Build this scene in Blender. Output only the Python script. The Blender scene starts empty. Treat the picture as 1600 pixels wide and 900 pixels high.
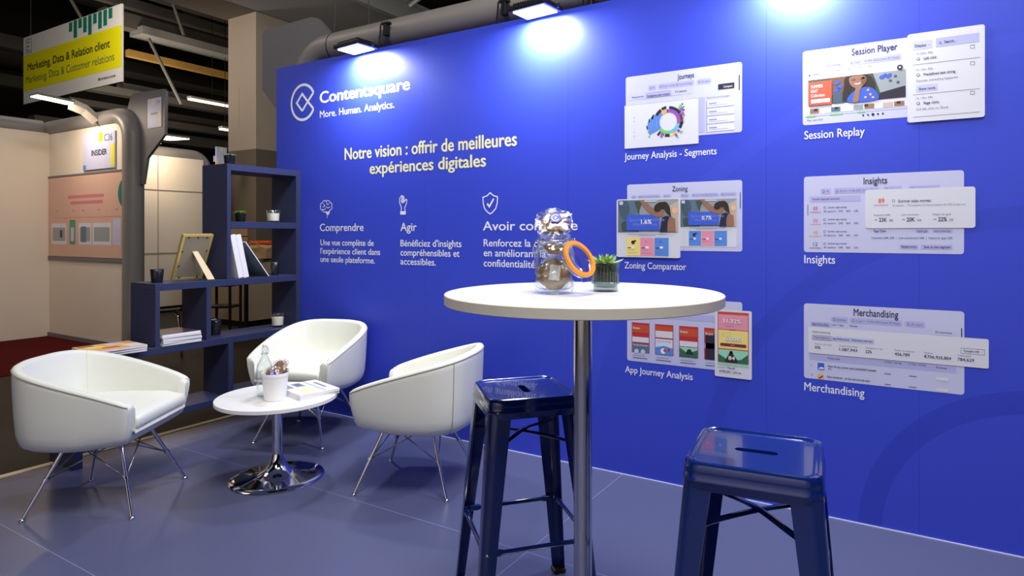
import bpy, bmesh, math, random
from mathutils import Vector, Matrix, noise
random.seed(7)
S = bpy.context.scene
COL = S.collection
PI = math.pi
R = math.radians

# ------------------------------------------------------------------ camera, world, light, exposure
cam_d = bpy.data.cameras.new('camera')
cam_d.sensor_width = 36.0
cam_d.lens = 22.275
cam_d.shift_x = -0.03125
cam_d.shift_y = -0.053125
cam_d.clip_start = 0.02
cam = bpy.data.objects.new('camera', cam_d)
COL.objects.link(cam)
cam.location = (0.0, -3.074, 1.2625)
cam.rotation_euler = (PI / 2, 0.0, R(30.58))
S.camera = cam

world = bpy.data.worlds.new('hall_air')
S.world = world
world.use_nodes = True
bg = world.node_tree.nodes['Background']
bg.inputs[0].default_value = (1.0, 0.93, 0.86, 1)
bg.inputs[1].default_value = 0.10

S.view_settings.view_transform = 'Standard'
S.view_settings.look = 'None'
S.view_settings.gamma = 1.0
S.view_settings.use_curve_mapping = False
S.view_settings.exposure = 0.0
S.cycles.use_denoising = True
S.cycles.max_bounces = 10
S.cycles.transparent_max_bounces = 16
S.cycles.transmission_bounces = 10
S.cycles.caustics_refractive = False
S.cycles.caustics_reflective = False

def area(name, loc, target, sx, sy, watts, col=(1, 1, 1), parent=None, spread=PI):
    l = bpy.data.lights.new(name, 'AREA')
    l.shape = 'RECTANGLE'; l.size = sx; l.size_y = sy; l.energy = watts; l.color = col
    l.spread = spread
    o = bpy.data.objects.new(name, l)
    COL.objects.link(o)
    o.location = loc
    d = Vector(target) - Vector(loc)
    o.rotation_euler = d.to_track_quat('-Z', 'Y').to_euler()
    if parent: o.parent = parent
    return o

# fill lights without fixtures, added to brighten the booth, hall and sign
area('fill_light', (0.1, -2.2, 5.2), (-0.7, -1.3, 0.0), 2.0, 1.4, 225, (1.0, 0.97, 0.93))
area('fill_light', (0.6, -5.6, 5.4), (-1.2, 0.0, 1.0), 1.6, 1.6, 80, (1.0, 0.97, 0.93))
area('fill_light', (0.0, -5.5, 2.7), (0.0, -6.55, 1.1), 5.0, 0.3, 55, (1.0, 0.97, 0.93))
area('fill_light', (-8.6, -2.5, 6.6), (-8.6, -1.5, 0.0), 2.5, 2.5, 90, (1.0, 0.86, 0.70))
area('fill_light', (-13.2, 3.0, 3.2), (-14.6, 7.0, 5.6), 2.0, 1.0, 110, (1.0, 0.90, 0.76))
area('fill_light', (-9.6, 0.6, 4.7), (-10.5, 4.0, 3.3), 1.6, 1.0, 60, (1.0, 0.90, 0.78))
area('fill_light', (-11.0, -4.5, 5.0), (-12.7, 2.2, 4.3), 1.5, 1.5, 50, (1.0, 0.95, 0.88))
area('fill_light', (-4.5, 2.0, 3.6), (-8.6, 5.0, 5.3), 1.5, 1.5, 60, (0.95, 0.97, 1.0))

# ------------------------------------------------------------------ materials
def lin(c):
    c = c / 255.0
    return c / 12.92 if c <= 0.04045 else ((c + 0.055) / 1.055) ** 2.4

def rgb(r, g, b):
    return (lin(r), lin(g), lin(b), 1.0)

def mat(name, c, rough=0.5, metal=0.0, spec=0.5, trans=0.0, ior=1.45, alpha=1.0, emit=0.0, bump=0.0, bscale=60.0,
        var=0.0, vscale=8.0, coat=0.0, sss=0.0):
    m = bpy.data.materials.new(name)
    m.use_nodes = True
    nt = m.node_tree
    b = nt.nodes['Principled BSDF']
    col = rgb(*c)
    b.inputs['Base Color'].default_value = col
    b.inputs['Roughness'].default_value = rough
    b.inputs['Metallic'].default_value = metal
    b.inputs['Specular IOR Level'].default_value = spec
    b.inputs['Transmission Weight'].default_value = trans
    b.inputs['IOR'].default_value = ior
    b.inputs['Alpha'].default_value = alpha
    b.inputs['Coat Weight'].default_value = coat
    if emit:
        b.inputs['Emission Color'].default_value = col
        b.inputs['Emission Strength'].default_value = emit
    tc = nt.nodes.new('ShaderNodeTexCoord')
    if bump:
        n = nt.nodes.new('ShaderNodeTexNoise'); n.inputs['Scale'].default_value = bscale
        n.inputs['Detail'].default_value = 3
        bp = nt.nodes.new('ShaderNodeBump'); bp.inputs['Strength'].default_value = bump
        bp.inputs['Distance'].default_value = 0.004
        nt.links.new(tc.outputs['Object'], n.inputs['Vector'])
        nt.links.new(n.outputs['Fac'], bp.inputs['Height'])
        nt.links.new(bp.outputs['Normal'], b.inputs['Normal'])
    if var:
        n = nt.nodes.new('ShaderNodeTexNoise'); n.inputs['Scale'].default_value = vscale
        n.inputs['Detail'].default_value = 4
        mx = nt.nodes.new('ShaderNodeMix'); mx.data_type = 'RGBA'
        mx.inputs['A'].default_value = tuple(max(0, v * (1 - var)) for v in col[:3]) + (1,)
        mx.inputs['B'].default_value = tuple(min(1, v * (1 + var)) for v in col[:3]) + (1,)
        nt.links.new(tc.outputs['Object'], n.inputs['Vector'])
        nt.links.new(n.outputs['Fac'], mx.inputs['Factor'])
        nt.links.new(mx.outputs['Result'], b.inputs['Base Color'])
    return m

def masked(m, base, over, terms):
    """mix of two print colours; terms build 0..1 masks from object coordinates"""
    nt = m.node_tree
    b = nt.nodes['Principled BSDF']
    tc = nt.nodes.new('ShaderNodeTexCoord')
    sep = nt.nodes.new('ShaderNodeSeparateXYZ')
    nt.links.new(tc.outputs['Object'], sep.inputs[0])
    prev = rgb(*base)
    prev_sock = None
    for kind, args, colour in terms:
        cmp_ = nt.nodes.new('ShaderNodeMath'); cmp_.operation = 'COMPARE'
        if kind in 'XYZ':
            nt.links.new(sep.outputs[kind], cmp_.inputs[0])
            cmp_.inputs[1].default_value, cmp_.inputs[2].default_value = args
        else:
            cx, cz, rad, half = args
            sub = nt.nodes.new('ShaderNodeVectorMath'); sub.operation = 'SUBTRACT'
            nt.links.new(tc.outputs['Object'], sub.inputs[0])
            sub.inputs[1].default_value = (cx, 0, cz)
            mul = nt.nodes.new('ShaderNodeVectorMath'); mul.operation = 'MULTIPLY'
            nt.links.new(sub.outputs[0], mul.inputs[0]); mul.inputs[1].default_value = (1, 0, 1)
            ln = nt.nodes.new('ShaderNodeVectorMath'); ln.operation = 'LENGTH'
            nt.links.new(mul.outputs[0], ln.inputs[0])
            nt.links.new(ln.outputs['Value'], cmp_.inputs[0])
            cmp_.inputs[1].default_value = rad; cmp_.inputs[2].default_value = half
        mx = nt.nodes.new('ShaderNodeMix'); mx.data_type = 'RGBA'
        if prev_sock is None: mx.inputs['A'].default_value = prev
        else: nt.links.new(prev_sock, mx.inputs['A'])
        mx.inputs['B'].default_value = rgb(*colour)
        nt.links.new(cmp_.outputs[0], mx.inputs['Factor'])
        prev_sock = mx.outputs['Result']
    nt.links.new(prev_sock, b.inputs['Base Color'])
    return m

WALLBLUE = (56, 74, 207)
M = {}
M['wall'] = masked(mat('blue_print', WALLBLUE, 0.42, spec=0.5), WALLBLUE, WALLBLUE,
    [('R', (0.44, -0.01, 0.62, 0.045), (49, 66, 194)), ('R', (0.44, -0.01, 1.343, 0.042), (52, 70, 199)),
     ('R', (0.44, -0.01, 2.02, 0.04), (59, 77, 211))] +
    [('X', (x, 0.0011), (42, 57, 190)) for x in (-3.72, -2.70, -1.663, -0.611, 0.002, 1.05)])
M['wall_edge'] = mat('wall_edge', (40, 46, 120), 0.6)
M['floor'] = masked(mat('floor_navy', (83, 88, 121), 0.33, spec=0.45, bump=0.05, bscale=300), (83, 88, 121), (0, 0, 0),
    [('Y', (y, 0.0018), (122, 130, 170)) for y in (-0.945, -1.905, -2.86)] + [('X', (x, 0.0018), (122, 130, 170)) for x in (-1.337, 0.63)])
M['hall_floor'] = mat('hall_floor', (50, 42, 35), 0.6, spec=0.15, var=0.35, vscale=1.6, bump=0.2, bscale=30)
M['carpet'] = mat('dark_red_carpet', (74, 8, 14), 0.95, spec=0.1, bump=0.6, bscale=400)
M['trim'] = mat('cream_trim', (228, 212, 172), 0.5)
M['whitetrim'] = mat('white_trim', (205, 208, 235), 0.4)
M['navy'] = mat('navy_lacquer', (43, 49, 84), 0.45, spec=0.5, var=0.06, vscale=3)
M['white'] = mat('white_laminate', (238, 238, 236), 0.3, spec=0.5, bump=0.02, bscale=200)
M['edge'] = mat('greige_edge', (226, 221, 206), 0.45)
M['leather'] = mat('white_leather', (230, 231, 221), 0.45, spec=0.45, bump=0.12, bscale=9, coat=0.05)
M['seam'] = mat('grey_stitching', (150, 150, 146), 0.7)
M['chrome'] = mat('chrome', (226, 226, 230), 0.07, metal=1.0)
M['steel'] = mat('brushed_steel', (205, 205, 208), 0.13, metal=1.0)
M['wire'] = mat('wire', (170, 170, 172), 0.25, metal=1.0)
M['stool'] = mat('blue_enamel', (11, 37, 104), 0.13, spec=0.6, coat=0.6, var=0.08, vscale=6)
M['stool_in'] = mat('dark_slot', (4, 5, 10), 0.7)
M['black'] = mat('black_plastic', (18, 18, 22), 0.45)
M['darkgrey'] = mat('dark_grey_metal', (60, 60, 66), 0.4, metal=0.5)
M['tube'] = mat('grey_tube', (132, 128, 127), 0.42, var=0.05)
M['plate'] = mat('grey_plate', (112, 109, 116), 0.5, var=0.05)
M['panel'] = mat('cream_panel', (226, 214, 200), 0.6, var=0.03, vscale=2)
M['panel_line'] = mat('panel_joint', (150, 138, 124), 0.7)
M['pink'] = mat('pink_poster', (216, 176, 160), 0.6, var=0.03)
def thin_glass(name, tint, base=0.05, edge=0.75, rough=0.03, power=3.0):
    m = bpy.data.materials.new(name); m.use_nodes = True
    nt = m.node_tree; nt.nodes.clear()
    out = nt.nodes.new('ShaderNodeOutputMaterial'); mx = nt.nodes.new('ShaderNodeMixShader')
    tr = nt.nodes.new('ShaderNodeBsdfTransparent'); gl = nt.nodes.new('ShaderNodeBsdfGlossy')
    lw = nt.nodes.new('ShaderNodeLayerWeight'); pw = nt.nodes.new('ShaderNodeMath'); pw.operation = 'POWER'
    ma = nt.nodes.new('ShaderNodeMath'); ma.operation = 'MULTIPLY_ADD'; ma.use_clamp = True
    lw.inputs['Blend'].default_value = 0.5
    tr.inputs[0].default_value = rgb(*tint); gl.inputs[0].default_value = (0.95, 0.97, 0.96, 1); gl.inputs['Roughness'].default_value = rough
    pw.inputs[1].default_value = power; ma.inputs[1].default_value = edge; ma.inputs[2].default_value = base
    L = nt.links.new
    L(lw.outputs['Facing'], pw.inputs[0]); L(pw.outputs[0], ma.inputs[0]); L(ma.outputs[0], mx.inputs[0])
    L(tr.outputs[0], mx.inputs[1]); L(gl.outputs[0], mx.inputs[2]); L(mx.outputs[0], out.inputs[0])
    return m
M['glass'] = thin_glass('clear_glass', (252, 254, 253), 0.06, 0.8)
M['smoke'] = thin_glass('smoky_glass', (206, 216, 210), 0.05, 0.6)
M['darkglass'] = mat('dark_pressed_glass', (24, 26, 30), 0.12, spec=0.8, bump=0.6, bscale=120)
M['wax'] = mat('candle_wax', (238, 232, 214), 0.5)
M['rubber'] = mat('orange_rubber', (240, 150, 30), 0.45)
M['leaf'] = mat('succulent_green', (150, 184, 104), 0.5, var=0.25, vscale=40)
M['leafb'] = mat('bright_leaf', (120, 168, 52), 0.5, var=0.25, vscale=40)
M['soil'] = mat('dark_soil', (44, 34, 28), 0.95, bump=1, bscale=200)
M['paper'] = mat('white_paper', (232, 230, 234), 0.6)
M['pages'] = mat('page_edges', (226, 224, 226), 0.7, var=0.1, vscale=90)
M['cover'] = mat('dark_cover', (70, 58, 66), 0.35)
M['slate'] = mat('slate_cover', (104, 116, 130), 0.22, var=0.6, vscale=9)
M['cookie'] = mat('brown_cookie', (150, 110, 76), 0.7, var=0.4, vscale=60, bump=0.8, bscale=90)
M['film'] = thin_glass('cellophane', (252, 252, 254), 0.15, 0.5, 0.22, 2.0)
def crumple(m):
    nt = m.node_tree
    n = nt.nodes.new('ShaderNodeTexNoise'); n.inputs['Scale'].default_value = 34
    tc = nt.nodes.new('ShaderNodeTexCoord'); bp = nt.nodes.new('ShaderNodeBump')
    bp.inputs['Strength'].default_value = 0.45; bp.inputs['Distance'].default_value = 0.006
    nt.links.new(tc.outputs['Object'], n.inputs['Vector']); nt.links.new(n.outputs['Fac'], bp.inputs['Height'])
    for q in nt.nodes:
        if q.type in ('BSDF_GLOSSY', 'LAYER_WEIGHT'): nt.links.new(bp.outputs['Normal'], q.inputs['Normal'])
crumple(M['film'])
M['sticker'] = mat('blue_sticker', (40, 54, 200), 0.4)
M['stickw'] = mat('white_sticker', (240, 240, 250), 0.4)
M['gold'] = mat('gilt_frame', (214, 186, 108), 0.35, metal=0.5)
M['board'] = mat('frame_backing', (150, 138, 114), 0.75, var=0.1, vscale=6)
M['strut'] = mat('cream_strut', (222, 204, 160), 0.6)
M['bag'] = mat('kraft_paper', (176, 140, 98), 0.8, bump=0.6, bscale=20)
M['orange'] = mat('orange_plastic', (226, 84, 24), 0.45)
M['tan'] = mat('tan_counter', (170, 148, 122), 0.6, var=0.05)
M['yellow'] = mat('sign_yellow', (228, 220, 10), 0.5)
M['signwhite'] = mat('sign_white', (222, 218, 214), 0.55)
M['teal'] = mat('sign_teal', (20, 116, 98), 0.5)
M['ink'] = mat('black_ink', (24, 22, 30), 0.6)
M['ceil'] = mat('dark_ceiling', (58, 52, 46), 0.9)
M['beam'] = mat('grey_beam', (92, 86, 78), 0.7, var=0.1)
M['beamdark'] = mat('dark_beam', (54, 49, 43), 0.8, var=0.1)
M['beamy'] = mat('yellow_beam', (168, 128, 62), 0.6, var=0.1)
M['duct'] = mat('galvanised_duct', (170, 166, 160), 0.4, metal=0.3, var=0.1)
M['concrete'] = mat('beige_concrete', (172, 156, 140), 0.8, var=0.08, vscale=2, bump=0.15, bscale=12)
M['concreted'] = mat('brown_concrete', (104, 92, 80), 0.8, var=0.08, vscale=2)
M['slab'] = mat('grey_slab', (150, 148, 146), 0.8, var=0.04, vscale=1)
M['led'] = mat('led_lens', (235, 240, 255), 0.3, emit=9.0)
M['warmled'] = mat('warm_lamp_lens', (255, 232, 190), 0.3, emit=7.0)
M['batten'] = mat('fluorescent_tube', (255, 238, 205), 0.3, emit=2.2)
# printing inks for the wall graphic
def ink(n, c): M[n] = mat('ink_' + n, c, 0.45)
for n, c in dict(white=(236, 238, 248), cream=(238, 234, 184), lav=(192, 195, 238), lav2=(178, 180, 231), lav3=(198, 201, 237),
                 card=(216, 218, 233), navy=(40, 38, 92), grey=(120, 122, 160), mid=(150, 150, 200), red=(226, 90, 66), pink=(228, 150, 176), rose=(206, 120, 130),
                 yellow=(240, 220, 130), sky=(88, 140, 226), blue=(62, 96, 214), purple=(146, 84, 196), green=(118, 200, 110),
                 cyan=(104, 190, 220), orange=(236, 176, 80), maroon=(120, 50, 62), dark=(48, 42, 62), skin=(150, 112, 94), hair=(52, 45, 46), slate=(74, 92, 112), peach=(228, 186, 150), navytop=(40, 44, 70), sky2=(120, 140, 226),
                 moss=(70, 84, 74), stone=(150, 158, 166), steel=(92, 116, 140), forest=(46, 110, 84), mint=(150, 214, 190), brick=(196, 82, 52), crimson=(190, 50, 60), teal2=(60, 150, 120), lilac=(194, 197, 238), tann=(196, 176, 164), brown=(120, 84, 66)).items():
    ink('i_' + n, c)

# ------------------------------------------------------------------ mesh helpers
def link(name, bm, mats, parent=None, smooth=False, label=None, normals=True, angle=None):
    if normals: bmesh.ops.recalc_face_normals(bm, faces=bm.faces)
    me = bpy.data.meshes.new(name)
    bm.to_mesh(me); bm.free()
    if not isinstance(mats, (list, tuple)): mats = [mats]
    for m in mats: me.materials.append(M[m] if isinstance(m, str) else m)
    if smooth:
        for p in me.polygons: p.use_smooth = True
        if angle is not None: me.set_sharp_from_angle(angle=R(angle))
    o = bpy.data.objects.new(name, me)
    COL.objects.link(o)
    if parent is not None: o.parent = parent
    if label: o['label'] = label
    return o

def tag(o, label, cat, group=None):
    o['label'] = label; o['category'] = cat
    if group: o['group'] = group
    return o

def thing(name, label, cat, loc=(0, 0, 0), rz=0.0, group=None):
    o = bpy.data.objects.new(name, None)
    o.empty_display_size = 0.05
    COL.objects.link(o)
    o.location = loc; o.rotation_euler = (0, 0, rz)
    return tag(o, label, cat, group)

def struct(o):
    o['kind'] = 'structure'
    return o

def dup(root, loc, rz, label, group=None):
    r = root.copy(); COL.objects.link(r); r.location = loc; r.rotation_euler = (0, 0, rz)
    r['label'] = label
    if group: r['group'] = group
    for ch in list(root.children):
        c = ch.copy(); COL.objects.link(c); c.parent = r
        for g in list(ch.children):
            d = g.copy(); COL.objects.link(d); d.parent = c
    return r

def NB(): return bmesh.new()

def box(bm, x0, x1, y0, y1, z0, z1, bev=0.0, mi=0, seg=2):
    vs = [bm.verts.new((x, y, z)) for x in (x0, x1) for y in (y0, y1) for z in (z0, z1)]
    idx = [(0, 1, 3, 2), (4, 6, 7, 5), (0, 4, 5, 1), (2, 3, 7, 6), (0, 2, 6, 4), (1, 5, 7, 3)]
    fs = [bm.faces.new([vs[i] for i in f]) for f in idx]
    for f in fs: f.material_index = mi
    if bev:
        es = list({e for f in fs for e in f.edges})
        r = bmesh.ops.bevel(bm, geom=es, offset=bev, segments=seg, affect='EDGES', profile=0.5, clamp_overlap=True)
        for f in r['faces']: f.material_index = mi
    return vs

def prism(bm, pts, ext, mi=0):
    """polygon of 3-D points extruded by vector ext"""
    ext = Vector(ext)
    a = [bm.verts.new(p) for p in pts]; b = [bm.verts.new(Vector(p) + ext) for p in pts]
    n = len(a)
    fs = [bm.faces.new(a), bm.faces.new(b[::-1])]
    for i in range(n): fs.append(bm.faces.new([a[i], b[i], b[(i + 1) % n], a[(i + 1) % n]]))
    for f in fs: f.material_index = mi
    return fs

def lathe(bm, prof, seg=40, mi=0, ribs=0, ribamp=0.0, cx=0.0, cy=0.0, close=False, rz=(None, None)):
    rings = []
    for r, z in prof:
        if r < 1e-6: rings.append([bm.verts.new((cx, cy, z))])
        else:
            ring = []
            for k in range(seg):
                a = 2 * PI * k / seg
                rr = r
                if ribs and (rz[0] is None or rz[0] <= z <= rz[1]): rr = r * (1 + ribamp * math.cos(ribs * a))
                ring.append(bm.verts.new((cx + rr * math.cos(a), cy + rr * math.sin(a), z)))
            rings.append(ring)
    pairs = list(zip(rings, rings[1:]))
    if close: pairs.append((rings[-1], rings[0]))
    for A, B in pairs:
        if len(A) == 1 and len(B) == 1: continue
        for k in range(seg):
            k2 = (k + 1) % seg
            if len(A) == 1: f = bm.faces.new([A[0], B[k], B[k2]])
            elif len(B) == 1: f = bm.faces.new([A[k], B[0], A[k2]])
            else: f = bm.faces.new([A[k], B[k], B[k2], A[k2]])
            f.material_index = mi

def tube(bm, pts, rad, seg=10, mi=0, cap=True, flat=None):
    """round tube along a polyline; rad is a number or a list"""
    P = [Vector(p) for p in pts]
    n = len(P)
    rads = rad if isinstance(rad, (list, tuple)) else [rad] * n
    up = None; rings = []
    for i in range(n):
        t = (P[min(i + 1, n - 1)] - P[max(i - 1, 0)]).normalized()
        if up is None:
            up = Vector((0, 0, 1)) if abs(t.z) < 0.9 else Vector((1, 0, 0))
        u = (up - t * up.dot(t)).normalized(); v = t.cross(u); up = u
        ring = []
        for k in range(seg):
            a = 2 * PI * k / seg
            fu, fv = flat if flat else (1, 1)
            ring.append(bm.verts.new(P[i] + u * (rads[i] * fu * math.cos(a)) + v * (rads[i] * fv * math.sin(a))))
        rings.append(ring)
    for A, B in zip(rings, rings[1:]):
        for k in range(seg):
            f = bm.faces.new([A[k], A[(k + 1) % seg], B[(k + 1) % seg], B[k]]); f.material_index = mi
    if cap:
        bm.faces.new(rings[0][::-1]).material_index = mi; bm.faces.new(rings[-1]).material_index = mi

def ball(bm, c, r, seg=12, mi=0, sz=(1, 1, 1)):
    g = bmesh.ops.create_uvsphere(bm, u_segments=seg, v_segments=max(6, seg // 2 + 2), radius=r)
    for v in g['verts']:
        v.co = Vector((v.co.x * sz[0], v.co.y * sz[1], v.co.z * sz[2])) + Vector(c)
    for f in {f for v in g['verts'] for f in v.link_faces}: f.material_index = mi

def xf(bm, m):
    bmesh.ops.transform(bm, matrix=m, verts=bm.verts)

def spline(ctrl, n):
    """Catmull-Rom through 2-D or 3-D control points"""
    P = [Vector(p) for p in ctrl]
    P = [P[0] * 2 - P[1]] + P + [P[-1] * 2 - P[-2]]
    out = []
    segs = len(P) - 3
    for i in range(n):
        t = i / (n - 1) * segs
        k = min(int(t), segs - 1); u = t - k
        a, b, c, d = P[k:k + 4]
        out.append(0.5 * ((2 * b) + (c - a) * u + (2 * a - 5 * b + 4 * c - d) * u * u + (3 * b - a - 3 * c + d) * u ** 3))
    return out

# ------------------------------------------------------------------ flat print helper: everything in wall metres (x, z), layers stacked towards the room
_cap = [None]
def text_mesh(txt, bold):
    c = bpy.data.curves.new('lettering', 'FONT'); c.body = txt; c.size = 1.0; c.offset = bold; c.resolution_u = 3
    o = bpy.data.objects.new('lettering', c); COL.objects.link(o)
    me = bpy.data.meshes.new_from_object(o.evaluated_get(bpy.context.evaluated_depsgraph_get()))
    vs = [v.co.copy() for v in me.vertices]; fs = [tuple(p.vertices) for p in me.polygons]
    bpy.data.objects.remove(o); bpy.data.curves.remove(c); bpy.data.meshes.remove(me)
    return vs, fs

class Print:
    def __init__(s, base_y=-0.0006, step=0.0004):
        s.bm = NB(); s.mats = []; s.y0 = base_y; s.step = step
    def mi(s, m):
        if m not in s.mats: s.mats.append(m)
        return s.mats.index(m)
    def poly(s, pts, m, layer=0):
        y = s.y0 - s.step * layer
        f = s.bm.faces.new([s.bm.verts.new((x, y, z)) for x, z in pts]); f.material_index = s.mi(m)
    def rect(s, x0, x1, z0, z1, m, layer=0, rad=0.0):
        if rad <= 0: s.poly([(x0, z0), (x1, z0), (x1, z1), (x0, z1)], m, layer); return
        pts = []
        for cx, cz, a0 in ((x1 - rad, z0 + rad, -90), (x1 - rad, z1 - rad, 0), (x0 + rad, z1 - rad, 90), (x0 + rad, z0 + rad, 180)):
            for k in range(5):
                a = R(a0 + 22.5 * k); pts.append((cx + rad * math.cos(a), cz + rad * math.sin(a)))
        s.poly(pts, m, layer)
    def frame(s, x0, x1, z0, z1, m, layer, w=0.0012):
        s.rect(x0, x1, z0, z0 + w, m, layer); s.rect(x0, x1, z1 - w, z1, m, layer)
        s.rect(x0, x0 + w, z0, z1, m, layer); s.rect(x1 - w, x1, z0, z1, m, layer)
    def disc(s, cx, cz, r, m, layer=0, sx=1.0, n=24):
        s.poly([(cx + sx * r * math.cos(2 * PI * k / n), cz + r * math.sin(2 * PI * k / n)) for k in range(n)], m, layer)
    def sector(s, cx, cz, r0, r1, a0, a1, m, layer=0):
        n = max(2, int(abs(a1 - a0) / 8) + 1)
        A = [R(a0 + (a1 - a0) * k / n) for k in range(n + 1)]
        s.poly([(cx + r1 * math.cos(a), cz + r1 * math.sin(a)) for a in A] + [(cx + r0 * math.cos(a), cz + r0 * math.sin(a)) for a in A[::-1]], m, layer)
    def stroke(s, pts, w, m, layer=0, closed=False):
        P = [Vector(p) for p in pts]
        P = [p for i, p in enumerate(P) if i == 0 or (p - P[i - 1]).length > 1e-6]
        n = len(P); y = s.y0 - s.step * layer; A = []; B = []
        for i in range(n):
            a = P[i - 1] if (i > 0 or closed) else None
            b = P[(i + 1) % n] if (i < n - 1 or closed) else None
            d0 = (P[i] - a).normalized() if a is not None else None
            d1 = (b - P[i]).normalized() if b is not None else None
            if d0 is None: d0 = d1
            if d1 is None: d1 = d0
            nn = Vector((-d0.y - d1.y, d0.x + d1.x))
            nn = nn.normalized() if nn.length > 1e-4 else Vector((-d1.y, d1.x))
            k = min(2.0, 1.0 / max(0.3, nn.dot(Vector((-d1.y, d1.x)))))
            o = nn * (w / 2 * k)
            A.append(s.bm.verts.new((P[i].x + o.x, y, P[i].y + o.y))); B.append(s.bm.verts.new((P[i].x - o.x, y, P[i].y - o.y)))
        for i in range(n if closed else n - 1):
            j = (i + 1) % n
            s.bm.faces.new([B[i], B[j], A[j], A[i]]).material_index = s.mi(m)
    def text(s, txt, x, z, cap, m, w=None, layer=1, bold=0.014, align='L'):
        if _cap[0] is None:
            v, _ = text_mesh('H', 0); _cap[0] = max(p.y for p in v)
        vs, fs = text_mesh(txt, 0.0)
        if not vs: return
        k = cap / _cap[0]
        xa, xb = min(p.x for p in vs), max(p.x for p in vs)
        kx = k if w is None else w / (xb - xa)
        ox = x if align == 'L' else x - (xb - xa) * kx / 2
        i = s.mi(m)
        for q, (dx, dz) in enumerate([(0, 0)] if bold <= 0 else [(-bold, 0), (bold, 0), (0, bold * .7), (0, -bold * .7)]):
            y = s.y0 - s.step * (layer + 0.24 * q)
            nv = [s.bm.verts.new((ox + (p.x - xa + dx) * kx, y, z + (p.y + dz) * k)) for p in vs]
            for f in fs:
                try: s.bm.faces.new([nv[c] for c in f]).material_index = i
                except ValueError: pass
    def done(s, name, parent=None, label=None):
        return link(name, s.bm, s.mats, parent, label=label, normals=False)

# ================================================================== SETTING
bm = NB(); box(bm, -4.10, 2.6, -6.0, 0.0, -0.04, 0.0)
struct(link('floor', bm, 'floor'))
bm = NB(); box(bm, -26, -4.10, -9.0, 22.0, -0.04, -0.002); box(bm, -4.10, 12.0, 0.06, 22.0, -0.04, -0.002); box(bm, -4.10, 12, -9, -6.0, -0.04, -0.002)
struct(link('floor_hall', bm, 'hall_floor'))
bm = NB(); box(bm, -9.22, -6.95, -5.0, 0.54, -0.002, 0.004)
struct(link('floor_carpet', bm, 'carpet'))
bm = NB(); box(bm, -4.118, -4.074, -6.0, -0.002, -0.002, 0.004)
struct(link('trim_1', bm, 'trim'))
bm = NB(); box(bm, -3.85, 1.6, -0.005, -0.0003, 0.0, 0.004)
struct(link('trim_2', bm, 'whitetrim'))

bm = NB(); box(bm, -4.15, 1.6, 0.0, 0.05, 0.0, 2.5)
wall = struct(link('wall_back', bm, 'wall'))
wall['label'] = 'deep blue printed booth wall with white lettering and app screens'

# ------------------------------------------------------------------ lettering on the blue wall
def lettering(name, label, lines, m='i_white', bold=0.014):
    p = Print()
    for txt, x, z, cap, w in lines: p.text(txt, x, z, cap, m, w, 0, bold)
    return p.done(name, wall, label)

p = Print()
p.text('Contentsquare', -3.67, 2.191, 0.079, 'i_white', 0.848, 0, 0.03)
p.text('More. Human. Analytics.', -3.67, 2.087, 0.048, 'i_white', 0.714, 0, 0.014)
p.done('company_lettering', wall, 'white company name above its small tagline')
p = Print()
cx, cz, r = -3.851, 2.217, 0.127
arc = [(cx + r * math.cos(R(a)), cz + r * math.sin(R(a))) for a in range(27, 334, 6)]
p.stroke(arc, 0.019, 'i_white')
p.stroke([arc[0], (cx + 0.052, cz), (cx - 0.008, cz - 0.062)], 0.017, 'i_white', 1)
p.stroke([arc[-1], (cx + 0.052, cz), (cx - 0.008, cz + 0.062), (cx - 0.068, cz), (cx - 0.008, cz - 0.062)], 0.017, 'i_white', 2)
p.done('company_logo', wall, 'round white C mark with a diamond inside')
lettering('headline_lettering', 'cream two line headline Notre vision', [('Notre vision : offrir de meilleures', -3.417, 1.773, 0.078, 1.417),
          ('expériences digitales', -3.177, 1.664, 0.074, 0.957)], 'i_cream', 0.025)
lettering('column_lettering', 'white text column headed Comprendre', [('Comprendre', -3.67, 1.281, 0.051, 0.433), ('Une vue complète de', -3.664, 1.180, 0.040, 0.522),
          ("l'expérience client dans", -3.664, 1.120, 0.040, 0.581), ('une seule plateforme.', -3.664, 1.062, 0.040, 0.534)])
lettering('column_lettering', 'white text column headed Agir', [('Agir', -2.90, 1.280, 0.052, 0.137), ("Bénéficiez d'insights", -2.90, 1.180, 0.042, 0.498),
          ('compréhensibles et', -2.90, 1.120, 0.042, 0.483), ('accessibles.', -2.90, 1.062, 0.042, 0.296)])
lettering('column_lettering', 'white text column headed Avoir confiance', [('Avoir confiance', -2.239, 1.282, 0.053, 0.635), ('Renforcez la confiance', -2.234, 1.187, 0.042, 0.60),
          ('en améliorant la', -2.234, 1.128, 0.042, 0.43), ('confidentialité.', -2.234, 1.067, 0.042, 0.372)])

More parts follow.
